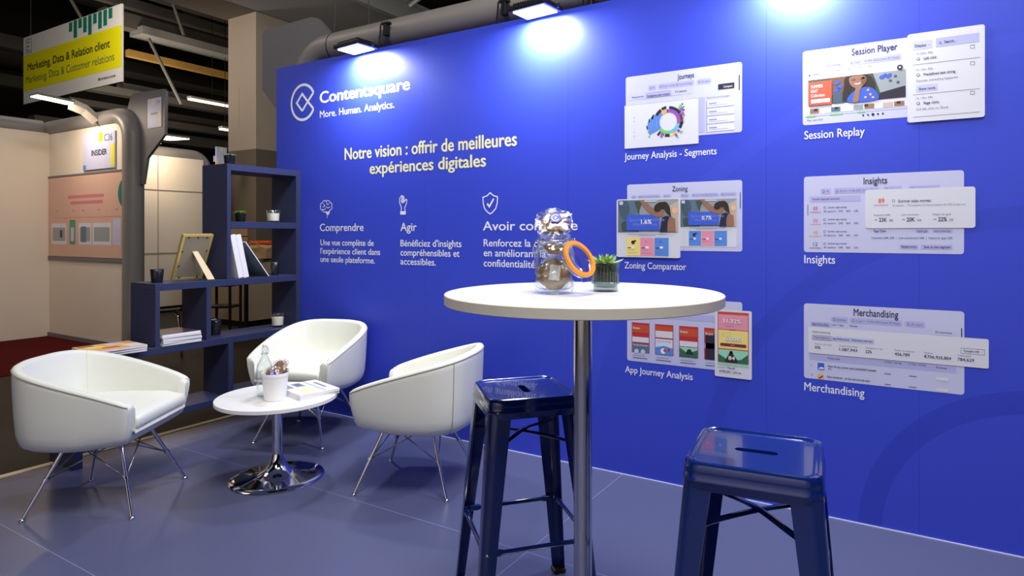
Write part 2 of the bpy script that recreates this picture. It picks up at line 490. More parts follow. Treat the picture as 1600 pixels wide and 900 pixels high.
# icons: brain, raised hand, shield
p = Print()
bx, bz = -3.606, 1.455
def bumps(cx, cz, rx, rz, n, amp, a0=0, a1=360):
    out = []
    for k in range(73):
        t = k / 72; a = R(a0 + (a1 - a0) * t); q = 1 + amp * abs(math.sin(n * PI * t))
        out.append((cx + rx * q * math.cos(a), cz + rz * q * math.sin(a)))
    return out
p.stroke(bumps(bx, bz, 0.055, 0.037, 8, 0.16)[:-1], 0.0055, 'i_white', 0, True)
for pts in ([(bx - .03, bz + .02), (bx - .012, bz + .006), (bx - .032, bz - .006)], [(bx + .0, bz + .036), (bx + .012, bz + .012), (bx + .03, bz + .018)],
            [(bx + .04, bz - .004), (bx + .016, bz - .012), (bx + .0, bz - .002)], [(bx - .04, bz - .02), (bx - .014, bz - .024), (bx - .006, bz - .012)]):
    p.stroke(pts, 0.005, 'i_white', 1)
p.poly([(bx - .008, bz - .042), (bx + .042, bz - .036), (bx + .030, bz - .056), (bx + .012, bz - .070), (bx + .006, bz - .056)], 'i_white', 1)
p.stroke([(bx + .012, bz - .06), (bx + .012, bz - .082)], 0.005, 'i_white', 1)
p.done('brain_icon', wall, 'white line icon of a brain')
p = Print()
hx, hz = -2.878, 1.450
p.stroke([(hx - .018, hz - .045), (hx - .014, hz - .018), (hx - .03, hz + .012), (hx - .03, hz + .042), (hx - .012, hz + .060), (hx + .006, hz + .052), (hx + .012, hz + .02),
          (hx + .024, hz + .034), (hx + .034, hz + .03), (hx + .026, hz - .002), (hx + .014, hz - .018), (hx + .018, hz - .045)], 0.006, 'i_white')
p.poly([(hx - .012, hz + .055), (hx + .006, hz + .050), (hx + .010, hz + .012), (hx - .008, hz + .008), (hx - .02, hz + .02)], 'i_lav3', 1)
p.rect(hx - .024, hx + .024, hz - .064, hz - .042, 'i_white', 1)
p.done('hand_icon', wall, 'white line icon of a raised hand')
p = Print()
sx, sz = -2.187, 1.443
half = [(0, .062), (.024, .044), (.053, .036), (.051, .0), (.040, -.032), (.020, -.052), (0, -.064)]
p.stroke([(sx + a, sz + b) for a, b in half] + [(sx - a, sz + b) for a, b in half[-2:0:-1]], 0.007, 'i_white', 0, True)
p.stroke([(sx - .022, sz - .002), (sx - .006, sz - .02), (sx + .026, sz + .026)], 0.011, 'i_white', 1)
p.done('shield_icon', wall, 'white shield icon with a check mark')

# ------------------------------------------------------------------ printed app screens
class Card:
    """a printed screen: fractions (u across, v down) of its own rectangle"""
    def __init__(s, P, x0, x1, z0, z1, layer, m, rad=0.012):
        s.P, s.x0, s.x1, s.z0, s.z1, s.L = P, x0, x1, z0, z1, layer
        P.rect(x0, x1, z0, z1, m, layer, rad)
    def X(s, u): return s.x0 + (s.x1 - s.x0) * u
    def Z(s, v): return s.z1 + (s.z0 - s.z1) * v
    def r(s, u0, u1, v0, v1, m, l=1, rad=0.0): s.P.rect(s.X(u0), s.X(u1), s.Z(v1), s.Z(v0), m, s.L + l, rad)
    def fr(s, u0, u1, v0, v1, m, l=2): s.P.frame(s.X(u0), s.X(u1), s.Z(v1), s.Z(v0), m, s.L + l)
    def t(s, txt, u, v, cap, m, u1=None, l=3, bold=0.01, align='L'):
        s.P.text(txt, s.X(u), s.Z(v), cap, m, None if u1 is None else (s.x1 - s.x0) * (u1 - u), s.L + l, bold, align)
    def pg(s, pts, m, l=2): s.P.poly([(s.X(u), s.Z(v)) for u, v in pts], m, s.L + l)
    def bl(s, pts, m, l=2):
        P = list(pts) + list(pts[:3]); n = len(pts); out = []
        for k in range(n):
            a, b, c_, d_ = [Vector(P[(k + q - 1) % n]) for q in range(4)]
            for t in (0, .25, .5, .75):
                out.append(0.5 * (2 * b + (c_ - a) * t + (2 * a - 5 * b + 4 * c_ - d_) * t * t + (3 * b - a - 3 * c_ + d_) * t ** 3))
        s.pg([(min(1, max(0, q.x)), min(1, max(0, q.y))) for q in out], m, l)
    def d(s, u, v, r, m, l=2, sx=1.0): s.P.disc(s.X(u), s.Z(v), r, m, s.L + l, sx)

def pills(c, v0, v1, items):
    for u0, u1, txt in items:
        c.r(u0, u1, v0, v1, 'i_lav2', 1, 0.006)
        h = (v1 - v0) * (c.z1 - c.z0) * 0.36
        c.r(u0 + 0.014, u0 + 0.028, v0 + (v1 - v0) * .28, v0 + (v1 - v0) * .72, 'i_grey', 2)
        c.r(u0 + 0.0165, u0 + 0.0255, v0 + (v1 - v0) * .38, v0 + (v1 - v0) * .62, 'i_lav2', 3)
        c.t(txt, u0 + 0.038, v1 - (v1 - v0) * .32, h, 'i_grey', u1 - 0.014, 3, 0.0)

LAB = []
# 1 journeys
p = Print()
c = Card(p, -1.319, -0.722, 1.746, 2.080, 0, 'i_lav3')
c.t('Journeys', 0.47, 0.135, 0.026, 'i_navy', 0.61, 2, 0.012)
pills(c, 0.17, 0.25, [(0.21, 0.28, 'All'), (0.30, 0.61, '30 Jan > 6 Feb 2022 (Last 30 Days)'), (0.635, 0.755, 'All users')])
c.r(0.03, 0.60, 0.27, 0.37, 'i_lilac', 1); c.r(0.19, 0.41, 0.285, 0.36, 'i_lav2', 2); c.fr(0.19, 0.41, 0.285, 0.36, 'i_mid', 3)
c.t('Reverse Journey', 0.06, 0.34, 0.010, 'i_navy', 0.17, 3, 0); c.t('Navigation path analysis', 0.20, 0.345, 0.010, 'i_navy', 0.40, 4, 0.004); c.t('Full sessions', 0.45, 0.33, 0.010, 'i_navy', 0.55, 3, 0)
c.r(0.81, 0.94, 0.28, 0.36, 'i_dark', 2); c.t('Compare', 0.855, 0.34, 0.010, 'i_white', 0.925, 3, 0)
c.r(0.60, 0.70, 0.44, 0.96, 'i_lav2', 1)
c.t('Sessions by incoming pages', 0.72, 0.47, 0.008, 'i_grey', 0.90, 2, 0)
for k in range(4):
    v = 0.51 + 0.118 * k
    c.r(0.72, 0.94, v, v + 0.095, 'i_card', 2); c.r(0.735, 0.80, v + .03, v + .045, 'i_mid', 3); c.r(0.735, 0.89, v + .06, v + .068, 'i_lilac', 3)
c.r(0.975, 0.983, 0.18, 0.40, 'i_navy', 2)
c.r(0.715, 0.718, 0.50, 0.98, 'i_grey', 2)
c2 = Card(p, -1.325, -0.931, 1.706, 1.932, 5, 'i_card', 0.008)
p.frame(-1.325, -0.931, 1.706, 1.932, 'i_lav3', 6, 0.0016)
for k in range(9): c2.r(0.135, 0.145, 0.12 + .085 * k, 0.135 + .085 * k, 'i_dark' if k in (2, 3, 6, 7) else 'i_lilac', 1)
gx, gz = c2.X(0.605), c2.Z(0.46)
for a0, a1, m in ((-15, 92, 'purple'), (92, 98, 'maroon'), (98, 128, 'orange'), (128, 218, 'sky'), (218, 278, 'green'), (278, 345, 'cyan')):
    p.sector(gx, gz, 0.046, 0.062, a0, a1, 'i_' + m, 7)
for a0, a1, r0, r1, m in ((-12, 28, .063, .077, 'maroon'), (30, 86, .063, .077, 'dark'), (98, 118, .066, .08, 'dark'), (122, 150, .063, .08, 'dark'), (150, 216, .063, .082, 'sky'),
                          (160, 214, .083, .097, 'sky'), (178, 212, .098, .110, 'sky'), (152, 168, .083, .092, 'dark'), (168, 178, .098, .106, 'dark'), (186, 196, .111, .118, 'dark'), (200, 212, .111, .116, 'sky'),
                          (212, 216, .117, .127, 'green'), (236, 252, .063, .075, 'purple'), (225, 234, .063, .086, 'dark'), (240, 248, .076, .087, 'purple'), (256, 276, .063, .077, 'dark'),
                          (278, 292, .063, .075, 'yellow'), (292, 306, .063, .075, 'orange'), (296, 304, .076, .09, 'purple'), (298, 304, .091, .10, 'green'), (312, 322, .066, .082, 'purple'), (316, 324, .084, .096, 'green'),
                          (328, 352, .063, .078, 'dark'), (-8, 0, .078, .084, 'green'), (20, 30, .078, .09, 'purple'), (32, 44, .078, .098, 'purple'), (44, 52, .078, .104, 'green'), (46, 50, .106, .113, 'dark'),
                          (30, 33, .092, .10, 'dark'), (14, 18, .08, .09, 'purple'), (38, 41, .10, .107, 'dark'), (4, 12, .078, .084, 'cyan')):
    p.sector(gx, gz, r0, r1, a0, a1, 'i_' + m, 7)
p.done('screenshot_print', wall, 'printed Journeys screen with a colourful ring chart')
LAB.append(('Journey Analysis - Segments', -1.326, 1.648, 0.034, 0.483))

# 2 session player
p = Print()
c = Card(p, -0.452, 0.02, 1.753, 2.088, 0, 'i_lav3')
c.t('Session Player', 0.425, 0.135, 0.028, 'i_navy', 0.795, 2, 0.014)
pills(c, 0.19, 0.265, [(0.205, 0.345, 'Desktop'), (0.40, 0.82, '12 Jan > 10 Feb 2022 (Last 30 Days)')])
c.r(0.05, 0.955, 0.28, 0.86, 'i_card', 1)
c.d(0.062, 0.335, 0.004, 'i_dark'); c.r(0.08, 0.15, 0.325, 0.335, 'i_grey', 2)
for u in (0.30, 0.39, 0.48, 0.56): c.r(u, u + .03, 0.30, 0.31, 'i_mid', 2)
c.r(0.05, 0.86, 0.40, 0.745, 'i_moss', 2)
c.pg([(0.24, .40), (.50, .40), (.42, .58), (.24, .64)], 'i_brown', 3)
c.pg([(0.60, .40), (.86, .40), (.86, .60), (.66, .66)], 'i_stone', 3); c.pg([(0.66, .66), (.86, .60), (.86, .745), (.63, .745)], 'i_dark', 4)
for q in ((.70, .44), (.78, .47), (.74, .52), (.80, .55)): c.d(q[0], q[1], .006, 'i_slate', 4)
c.pg([(.27, .58), (.34, .60), (.36, .745), (.27, .745)], 'i_slate', 4)
c.bl([(.38, .41), (.50, .40), (.58, .43), (.615, .54), (.60, .66), (.54, .64), (.42, .66), (.375, .60), (.36, .50)], 'i_hair', 5)
for k in range(5): c.P.stroke([(c.X(.38 + .012 * k), c.Z(.46)), (c.X(.355 + .012 * k), c.Z(.60)), (c.X(.35 + .016 * k), c.Z(.72))], .0045, 'i_hair', c.L + 6)
c.bl([(.41, .42), (.47, .405), (.53, .42), (.55, .48), (.52, .545), (.475, .575), (.43, .545), (.405, .48)], 'i_skin', 7)
c.bl([(.45, .508), (.475, .512), (.50, .50), (.49, .52), (.46, .524)], 'i_card', 8)
c.bl([(.42, .455), (.45, .445), (.46, .46), (.43, .468)], 'i_brown', 8); c.bl([(.49, .45), (.52, .44), (.535, .455), (.50, .462)], 'i_brown', 8); c.bl([(.52, .42), (.55, .48), (.52, .545), (.505, .50)], 'i_brown', 8)
c.bl([(.40, .745), (.41, .65), (.47, .59), (.56, .57), (.62, .63), (.635, .745)], 'i_blue', 7)
for q in ((.56, .61), (.58, .67), (.54, .70), (.60, .71)): c.d(q[0], q[1], .005, 'i_orange', 8)
c.bl([(.435, .745), (.45, .62), (.465, .55), (.50, .53), (.515, .55), (.495, .60), (.49, .66), (.48, .745)], 'i_skin', 9)
for k, q in enumerate(((.275, .47), (.30, .53), (.27, .57), (.65, .46), (.70, .455))): c.bl([(q[0], q[1]), (q[0] + .04, q[1] - .03), (q[0] + .05, q[1]), (q[0] + .02, q[1] + .03)], 'i_blue', 5)
c.r(0.055, 0.255, 0.43, 0.745, 'i_red', 9)
c.t('SUMMER', 0.075, 0.515, 0.014, 'i_white', 0.18, 10, 0.012); c.t('HEAT', 0.075, 0.575, 0.014, 'i_white', 0.135, 10, 0.012); c.t('Collection', 0.075, 0.635, 0.014, 'i_white', 0.195, 10, 0.012)
c.r(0.075, 0.24, 0.665, 0.715, 'i_white', 10)
c.d(0.815, 0.365, 0.011, 'i_dark', 7); c.d(0.815, 0.365, 0.004, 'i_white', 8)
for u, m in ((.065, 'skin'), (.25, 'steel'), (.44, 'stone'), (.53, 'skin'), (.68, 'tann'), (.77, 'skin')): c.r(u, u + .08, .79, .85, 'i_' + m, 2)
for u in (.10, .28, .53, .79): c.r(u, u + .03, .79, .82, 'i_hair', 3)
c.r(0.02, 0.98, 0.885, 0.89, 'i_mid', 1)
for u0, u1 in ((.03, .12), (.24, .35), (.47, .54)): c.r(u0, u1, .878, .895, 'i_green', 2)
for k, u in enumerate((.52, .56, .60, .64, .68)): c.d(u, .93, 0.004 if k != 2 else 0.006, 'i_navy')
c.t('Play next click', 0.04, 0.95, 0.008, 'i_navy', 0.18, 2, 0)
c2 = Card(p, -0.04, 0.228, 1.728, 2.098, 14, 'i_card', 0.01)
c2.r(0.07, 0.33, 0.09, 0.185, 'i_lav', 1); c2.t('Display  -', 0.10, 0.155, 0.011, 'i_navy', 0.30, 2, 0.004)
c2.r(0.38, 0.93, 0.085, 0.185, 'i_lav2', 1); c2.t('Search...', 0.49, 0.15, 0.011, 'i_navy', 0.64, 2, 0.004); c2.P.stroke([(c2.X(.44), c2.Z(.145)), (c2.X(.455), c2.Z(.16))], .0015, 'i_navy', c2.L + 2); c2.d(.435, .137, .004, 'i_navy', 2); c2.d(.435, .137, .0026, 'i_lav2', 3)
for v, t1, t2, t3 in ((0.235, '1h 20m 40s', 'Left click', None), (0.415, '1h 15m 52s', 'Predefined text string', 'Oooops, something happened'), (0.735, '1h 12m 09s', 'Rage clicks', '3rd left click on Zone')):
    c2.t(t1, 0.12, v + .01, 0.009, 'i_grey', 0.34, 2, 0)
    c2.t(t2, 0.22, v + .07, 0.0105, 'i_navy', 0.39 if len(t2) < 11 else (.42 if len(t2) < 12 else 0.63), 2, 0.01)
    c2.d(0.145, v + 0.055, 0.006, 'i_navy', 2); c2.d(0.145, v + 0.055, 0.0042, 'i_card', 3)
    if t3: c2.t(t3, 0.12, v + .135, 0.0095, 'i_grey', 0.66 if 'Ooo' in t3 else .54, 2, 0)
    c2.P.frame(c2.X(.82), c2.X(.875), c2.Z(v + .012), c2.Z(v - .026), 'i_navy', c2.L + 2)
c2.r(0.12, 0.40, 0.585, 0.665, 'i_lav', 1); c2.t('Show more', 0.155, 0.645, 0.011, 'i_navy', 0.37, 2, 0.006)
for v in (0.350, 0.688, 0.94): c2.r(0.075, 0.94, v, v + 0.004, 'i_grey', 2)
p.done('screenshot_print', wall, 'printed Session Player screen with an event list card')
LAB.append(('Session Replay', -0.445, 1.690, 0.036, 0.244))

# 3 zoning
def sporty(c, u0, u1, v0, v1, pct, small):
    U = lambda u: u0 + (u1 - u0) * u
    V = lambda v: v0 + (v1 - v0) * v
    c.L += 1
    c.r(u0, u1, v0, v1, 'i_stone', 1)
    q = lambda *p: [(U(a), V(b)) for a, b in p]
    c.pg(q((0, 0), (.42, 0), (.34, .3), (.30, .62), (.36, 1), (0, 1)), 'i_steel', 2)
    c.bl(q((.02, .05), (.16, .03), (.20, .3), (.14, .6), (.05, .5)), 'i_slate', 3)
    c.pg(q((.28, .05), (.42, .03), (.37, .3), (.355, .55), (.33, .3)), 'i_moss', 4)
    c.bl(q((.06, .72), (.14, .66), (.17, .9), (.08, .97)), 'i_moss', 4)
    c.pg(q((.86, .2), (1, .06), (1, 1), (.93, 1)), 'i_tann', 2)
    c.bl(q((.90, .30), (.97, .26), (.985, .40), (.92, .44)), 'i_peach', 3)
    c.pg(q((.36, 0), (.445, 0), (.53, .17), (.63, .33), (.70, .38), (.74, .5), (.69, .56), (.57, .47), (.45, .25)), 'i_skin', 5)
    c.bl(q((.64, .28), (.74, .26), (.78, .38), (.75, .50), (.68, .53), (.645, .42)), 'i_skin', 6)
    c.pg(q((.70, .98), (.74, .56), (.86, .52), (.95, .60), (.96, .99), (.70, .99)), 'i_skin', 6)
    c.pg(q((.70, .995), (.72, .78), (.745, .55), (.80, .50), (.86, .52), (.83, .70), (.825, .995)), 'i_navytop', 7)
    c.bl(q((.61, .30), (.63, .17), (.70, .09), (.76, .10), (.80, .20), (.765, .30), (.73, .30), (.70, .36), (.65, .38)), 'i_hair', 8)
    c.bl(q((.73, .11), (.80, .08), (.855, .20), (.875, .38), (.885, .54), (.86, .50), (.81, .40), (.775, .28)), 'i_hair', 9)
    c.pg(q((.15, .46), (.56, .46), (.70, .60), (.70, .94), (.15, .94)), 'i_blue', 10)
    c.t('Sports & Exercise', U(.20), V(.66), 0.016 * small, 'i_sky2', U(.78), 11, 0); c.t('Headphones', U(.27), V(.80), 0.016 * small, 'i_sky2', U(.66), 11, 0)
    c.r(U(.45), U(.66), V(.03), V(.06), 'i_card', 10); c.r(U(.03), U(.09), V(.03), V(.14), 'i_lav3', 10)
    c.t(pct, U(.40), V(.74), 0.021 * small, 'i_white', U(.57), 12, 0.022)
    c.L -= 1
p = Print()
c = Card(p, -1.311, -0.721, 1.177, 1.518, 0, 'i_lav3')
c.t('Zoning', 0.415, 0.125, 0.024, 'i_navy', 0.548, 2, 0.012)
pills(c, 0.165, 0.215, [(0.04, 0.09, 'All'), (0.10, 0.31, '12 Jan > 10 Feb 2022 (Last 30 Days)'), (0.33, 0.405, 'All users'), (0.485, 0.56, 'Desktop'), (0.58, 0.81, '12 Jan > 10 Feb 2022 (Last 30 Days)'), (0.82, 0.955, 'New visitors only')])
c.r(0.485, 0.955, 0.255, 0.94, 'i_card', 1)
sporty(c, 0.485, 0.955, 0.255, 0.65, '0.7%', 0.85)
c.r(0.56, 0.87, 0.665, 0.672, 'i_mid', 2); c.r(.62, .80, .68, .687, 'i_mid', 2)
for k, m in enumerate(('sky', 'pink', 'sky')):
    u = 0.56 + .107 * k
    c.r(u, u + .104, 0.71, 0.925, 'i_' + m, 2); c.r(u + .008, u + .035, .825, .835, 'i_navy', 3); c.r(u + .04, u + .06, .81, .835, 'i_white', 3); c.r(u + .008, u + .06, .86, .864, 'i_grey', 3)
c.d(.605, .765, .008, 'i_dark', 3); c.d(.622, .745, .004, 'i_dark', 3)
c.r(.982, .988, .17, .40, 'i_navy', 2)
c2 = Card(p, -1.368, -1.022, 1.140, 1.442, 17, 'i_card', 0.01)
sporty(c2, 0.025, 0.972, 0.02, 0.57, '1.6%', 1.0)
c2.r(.18, .80, .60, .606, 'i_mid', 2); c2.r(.36, .62, .622, .628, 'i_mid', 2)
for k, m in enumerate(('yellow', 'pink', 'sky')):
    u = 0.165 + .222 * k
    c2.r(u, u + .215, 0.665, 0.97, 'i_' + m, 2); c2.r(u + .02, u + .07, .83, .845, 'i_navy', 3); c2.r(u + .08, u + .13, .81, .845, 'i_white', 3)
    c2.r(u + .02, u + .13, .875, .88, 'i_grey', 3); c2.r(u + .02, u + .17, .92, .925, 'i_grey', 3)
c2.d(.27, .745, .010, 'i_dark', 3); c2.d(.305, .72, .005, 'i_dark', 3); c2.d(.48, .73, .004, 'i_rose', 3); c2.d(.70, .73, .005, 'i_blue', 3)
p.done('screenshot_print', wall, 'printed Zoning screen with two photo cards of a woman in sportswear')
LAB.append(('Zoning Comparator', -1.326, 1.081, 0.033, 0.331))

# 4 insights
p = Print()
c = Card(p, -0.447, 0.159, 1.179, 1.520, 0, 'i_lav3')
c.t('Insights', 0.40, 0.125, 0.028, 'i_navy', 0.548, 2, 0.014)
pills(c, 0.165, 0.235, [(0.115, 0.185, 'All'), (0.205, 0.50, '28 Jan > 6 Feb 2022 (Last 7 Days)'), (0.525, 0.64, 'All users'), (0.68, 0.865, 'Reach Checkout page')])
c.r(0.04, 0.38, 0.265, 0.34, 'i_lav2', 1); c.t('Ranked: Impacted conversion', 0.06, 0.315, 0.010, 'i_navy', 0.245, 2, 0)
for k, (n, m) in enumerate((('89', 'rose'), ('89', 'pink'), ('48', 'orange'), ('12', 'grey'))):
    v = 0.43 + .157 * k
    c.t(n, 0.065, v + .015, 0.016, 'i_' + m, 0.095, 2, 0.008); c.r(0.04, 0.12, v + .04, v + .048, 'i_' + m, 2)
    c.t('Summer sales women', 0.165, v - .005, 0.009, 'i_navy', 0.29, 2, 0); c.P.frame(c.X(.135), c.X(.15), c.Z(v - .002), c.Z(v - .028), 'i_navy', 2)
    c.t('All sessions   24%    46%    33%', 0.135, v + .045, 0.008, 'i_navy', 0.365, 2, 0)
c.r(0.025, 0.029, .37, .51, 'i_navy', 2)
c.t('Rage Clicks', 0.465, 0.735, 0.010, 'i_navy', 0.54, 2, 0.006)
c.r(.72, .80, .70, .745, 'i_lav2', 1); c.t('Impacts goal', .73, .735, .008, 'i_navy', .79, 2, 0); c.r(.82, .935, .70, .745, 'i_lav2', 1); c.t('Add to favourites', .83, .735, .008, 'i_navy', .925, 2, 0)
c.t('Impacted traffic 22%  |  Lost conversions 24%  |  Impact on goal 33%', 0.45, 0.82, 0.0085, 'i_navy', 0.935, 2, 0)
c.r(.625, .735, .89, .945, 'i_lav2', 1); c.t('Related errors', .635, .93, .010, 'i_navy', .725, 2, .004); c.r(.75, .935, .89, .945, 'i_lav2', 1); c.t('Save as new segment', .77, .93, .010, 'i_navy', .925, 2, .004)
c2 = Card(p, -0.199, 0.197, 1.2855, 1.452, 5, 'i_card', 0.010)
c2.t('89', 0.13, 0.345, 0.018, 'i_red', 0.185, 1, 0.012); c2.r(.085, .225, .40, .415, 'i_rose', 1)
c2.P.frame(c2.X(.26), c2.X(.285), c2.Z(.33), c2.Z(.27), 'i_navy', 6); c2.t('Summer sales women', 0.315, 0.345, 0.012, 'i_navy', 0.615, 1, 0.004)
c2.t('All sessions  -  The audience 31st has purchased with 20% of sales incl.', 0.26, 0.445, 0.008, 'i_grey', 0.92, 1, 0)
for u, a, b, d in ((.085, 'Impacted traffic', '23K', '28%'), (.345, 'Lost conversion', '20K', '16%'), (.63, 'Impact on goal', '22%', '23K')):
    c2.t(a, u, .685, .009, 'i_grey', u + .16, 1, 0); c2.t(b, u + .05, .83, .016, 'i_navy', u + .125, 1, .022); c2.t(d, u + .145, .83, .010, 'i_navy', u + .185, 1, 0)
    c2.P.stroke([(c2.X(u + .01), c2.Z(.80)), (c2.X(u + .02), c2.Z(.775)), (c2.X(u + .035), c2.Z(.79))], .002, 'i_navy', 6)
p.done('screenshot_print', wall, 'printed Insights screen with a wide white summary card')
LAB.append(('Insights', -0.445, 1.129, 0.036, 0.127))

# 5 app journey
p = Print()
c = Card(p, -1.311, -0.721, 0.600, 0.936, 0, 'i_lav3')
c.t('App Journeys', 0.40, 0.12, 0.024, 'i_navy', 0.60, 2, 0.012)
c.r(0.30, 0.9, 0.22, 0.31, 'i_lav2', 1)
for k in range(4):
    u = 0.045 + .215 * k
    c.r(u - .02, u + .19, 0.34, 0.97, 'i_lilac', 1)
    c.r(u, u + .165, 0.40, 0.86, 'i_crimson', 2)
    c.r(u + .006, u + .159, 0.43, .555, 'i_brick', 3)
    c.r(u + .006, u + .159, 0.62 if k != 1 else .50, 0.70 if k != 1 else .60, 'i_card', 4)
    if k != 1: c.t('Bonjour.', u + .012, .50, .012, 'i_white', u + .08, 4, .01)
    c.r(u + .01, u + .12, .905, .912, 'i_grey', 2); c.r(u + .01, u + .145, .94, .95, 'i_navy', 2)
c.r(.051, .204, .72, .855, 'i_steel', 4); c.t('Seconde présentation', .06, .755, .009, 'i_white', .195, 5, .004); c.d(.09, .84, .012, 'i_lav3', 5); c.d(.15, .84, .012, 'i_lav3', 5)
c.r(.266, .419, .62, .855, 'i_card', 5); c.pg([(.266, .75), (.34, .72), (.419, .75), (.419, .855), (.266, .855)], 'i_sky', 6); c.t('Jeudi sur prestige', .28, .665, .008, 'i_sky', .405, 6, 0); c.d(.335, .80, .014, 'i_white', 7); c.d(.35, .79, .008, 'i_brick', 8); c.d(.385, .775, .007, 'i_crimson', 8)
c.r(.481, .634, .71, .855, 'i_mint', 5); c.pg([(.481, .855), (.481, .72), (.55, .80), (.634, .74), (.634, .855)], 'i_forest', 6); c.pg([(.53, .81), (.55, .74), (.575, .73), (.60, .81)], 'i_hair', 7)
c.r(.70, .78, .48, .86, 'i_dark', 4)
c2 = Card(p, -0.851, -0.676, 0.572, 0.896, 10, 'i_card', 0.007)
c2.r(.08, .92, .03, .825, 'i_brick', 1); c2.r(.10, .90, .07, .29, 'i_pink', 2); c2.r(.10, .90, .30, .575, 'i_yellow', 2); c2.r(.10, .90, .59, .775, 'i_mint', 2)
c2.t('31.32%', .22, .19, .018, 'i_white', .72, 4, .015); c2.t('31.32%', .235, .193, .018, 'i_rose', .735, 3, .015); c2.r(.30, .52, .235, .245, 'i_rose', 3); c2.r(.40, .58, .287, .298, 'i_maroon', 3)
c2.t('0.00K', .28, .455, .018, 'i_white', .72, 4, .012); c2.t('0.00K', .295, .458, .018, 'i_stone', .735, 3, .012); c2.P.frame(c2.X(.2), c2.X(.45), c2.Z(.39), c2.Z(.34), 'i_tann', 13)
c2.r(.15, .86, .495, .54, 'i_maroon', 3, .006); c2.r(.44, .54, .513, .522, 'i_pink', 4)
c2.pg([(.10, .775), (.10, .66), (.30, .72), (.52, .745), (.72, .72), (.90, .64), (.90, .775)], 'i_forest', 3); c2.pg([(.28, .76), (.38, .66), (.42, .62), (.47, .62), (.52, .66), (.64, .75), (.60, .775), (.32, .775)], 'i_hair', 4); c2.d(.45, .625, .008, 'i_hair', 4)
c2.t('84', .38, .735, .017, 'i_white', .55, 6, .02)
c2.r(.08, .92, .785, .825, 'i_mint', 2)
c2.r(.08, .30, .862, .868, 'i_grey', 1); c2.t('There 8', .34, .875, .010, 'i_navy', .54, 1, .006); c2.t('307892/853 - 2,94 min', .12, .935, .011, 'i_navy', .72, 1, .004)
p.done('screenshot_print', wall, 'printed phone app screens with orange headers and a tall white card')
LAB.append(('App Journey Analysis', -1.322, 0.537, 0.033, 0.360))

# 6 merchandising
p = Print()
c = Card(p, -0.447, 0.160, 0.609, 0.947, 0, 'i_lav3')
c.t('Merchandising', 0.335, 0.125, 0.030, 'i_navy', 0.615, 2, 0.014)
pills(c, 0.155, 0.225, [(0.185, 0.30, 'Desktop'), (0.31, 0.64, '12 Jan > 10 Feb 2022 (Last 30 Days)'), (0.655, 0.775, 'All users')])
c.r(0.04, 0.95, 0.24, 0.32, 'i_lilac', 1); c.r(.05, .18, .245, .29, 'i_lav2', 2); c.fr(.05, .18, .245, .29, 'i_mid', 3); c.t('Real-time data', .06, .28, .009, 'i_navy', .165, 4, 0); c.t('Last 7 days', .19, .275, .009, 'i_navy', .27, 2, 0); c.t('Market', .31, .275, .009, 'i_navy', .36, 2, 0)
c.r(.82, .94, .245, .30, 'i_lav3', 2, .006); c.t('Set a merchandise', .835, .28, .009, 'i_navy', .93, 3, 0)
c.r(0.04, 0.955, .66, .745, 'i_lav2', 1); c.t('Product name', .165, .72, .009, 'i_navy', .245, 2, 0); c.t('12 Feb > 10 Feb', .53, .70, .008, 'i_navy', .635, 2, 0); c.t('12 Feb > 10 Feb', .68, .70, .008, 'i_navy', .78, 2, 0); c.t('Revenue', .84, .71, .008, 'i_navy', .90, 2, 0)
c.t('1', .05, .835, .009, 'i_navy', None, 2, 0); c.r(.095, .14, .78, .87, 'i_blue', 2); c.pg([(.10, .85), (.12, .83), (.137, .84), (.137, .86), (.10, .86)], 'i_card', 3); c.t('New all-day power pack basketball sweater', .165, .825, .010, 'i_navy', .48, 2, .004); c.t('XXL', .165, .86, .009, 'i_navy', .19, 2, 0)
c.t('2', .05, .96, .009, 'i_navy', None, 2, 0); c.r(.095, .135, .93, .99, 'i_orange', 2); c.pg([(.10, .98), (.13, .945), (.133, .955), (.11, .985)], 'i_dark', 3); c.t('Sales condenser - on the wall and side desk', .16, .965, .010, 'i_navy', .44, 2, .004)
for v in (.83, .965): c.r(.53, .57, v, v + .012, 'i_grey', 2); c.r(.68, .725, v, v + .012, 'i_grey', 2); c.r(.84, .91, v - .015, v + .025, 'i_card', 2, .004)
c.r(.982, .988, .20, .36, 'i_navy', 2)
c2 = Card(p, -0.428, 0.241, 0.7245, 0.842, 5, 'i_card', 0.007)
c2.t('Global positioning', .025, .205, .008, 'i_navy', .135, 2, 0)
c2.r(.025, .395, .30, .47, 'i_lav', 1); c2.fr(.025, .14, .30, .47, 'i_navy', 2)
c2.t('Web Proforma', .035, .415, .009, 'i_navy', .13, 3, .004); c2.t('App Performance', .15, .415, .009, 'i_navy', .25, 3, .004); c2.t('Performance over time', .265, .415, .009, 'i_navy', .385, 3, .004)
for u, a, b in ((.04, 'Add to cart rate', '30%'), (.19, 'Number of purchases', '1,087,943'), (.345, 'Conversion rate', '22%'), (.51, 'Number of transactions', '456,789'), (.67, 'Revenue', '\u20ac706,925,804'), (.845, 'Units sold', '784,629')):
    c2.t(a, u, .66, .0075, 'i_grey', u + min(.11, .0065 * len(a)), 1, 0)
    c2.t(b, u, .81, .0115, 'i_navy', u + .0118 * len(b), 1, .016)
c2.fr(.86, .98, .36, .55, 'i_grey', 2); c2.t('Compare with  -', .875, .485, .009, 'i_navy', .965, 3, .004)
p.done('screenshot_print', wall, 'printed Merchandising screen crossed by a long white strip')
LAB.append(('Merchandising', -0.445, 0.553, 0.036, 0.243))
lettering('caption_lettering', 'white captions under the printed screens', LAB, 'i_white', 0.012)
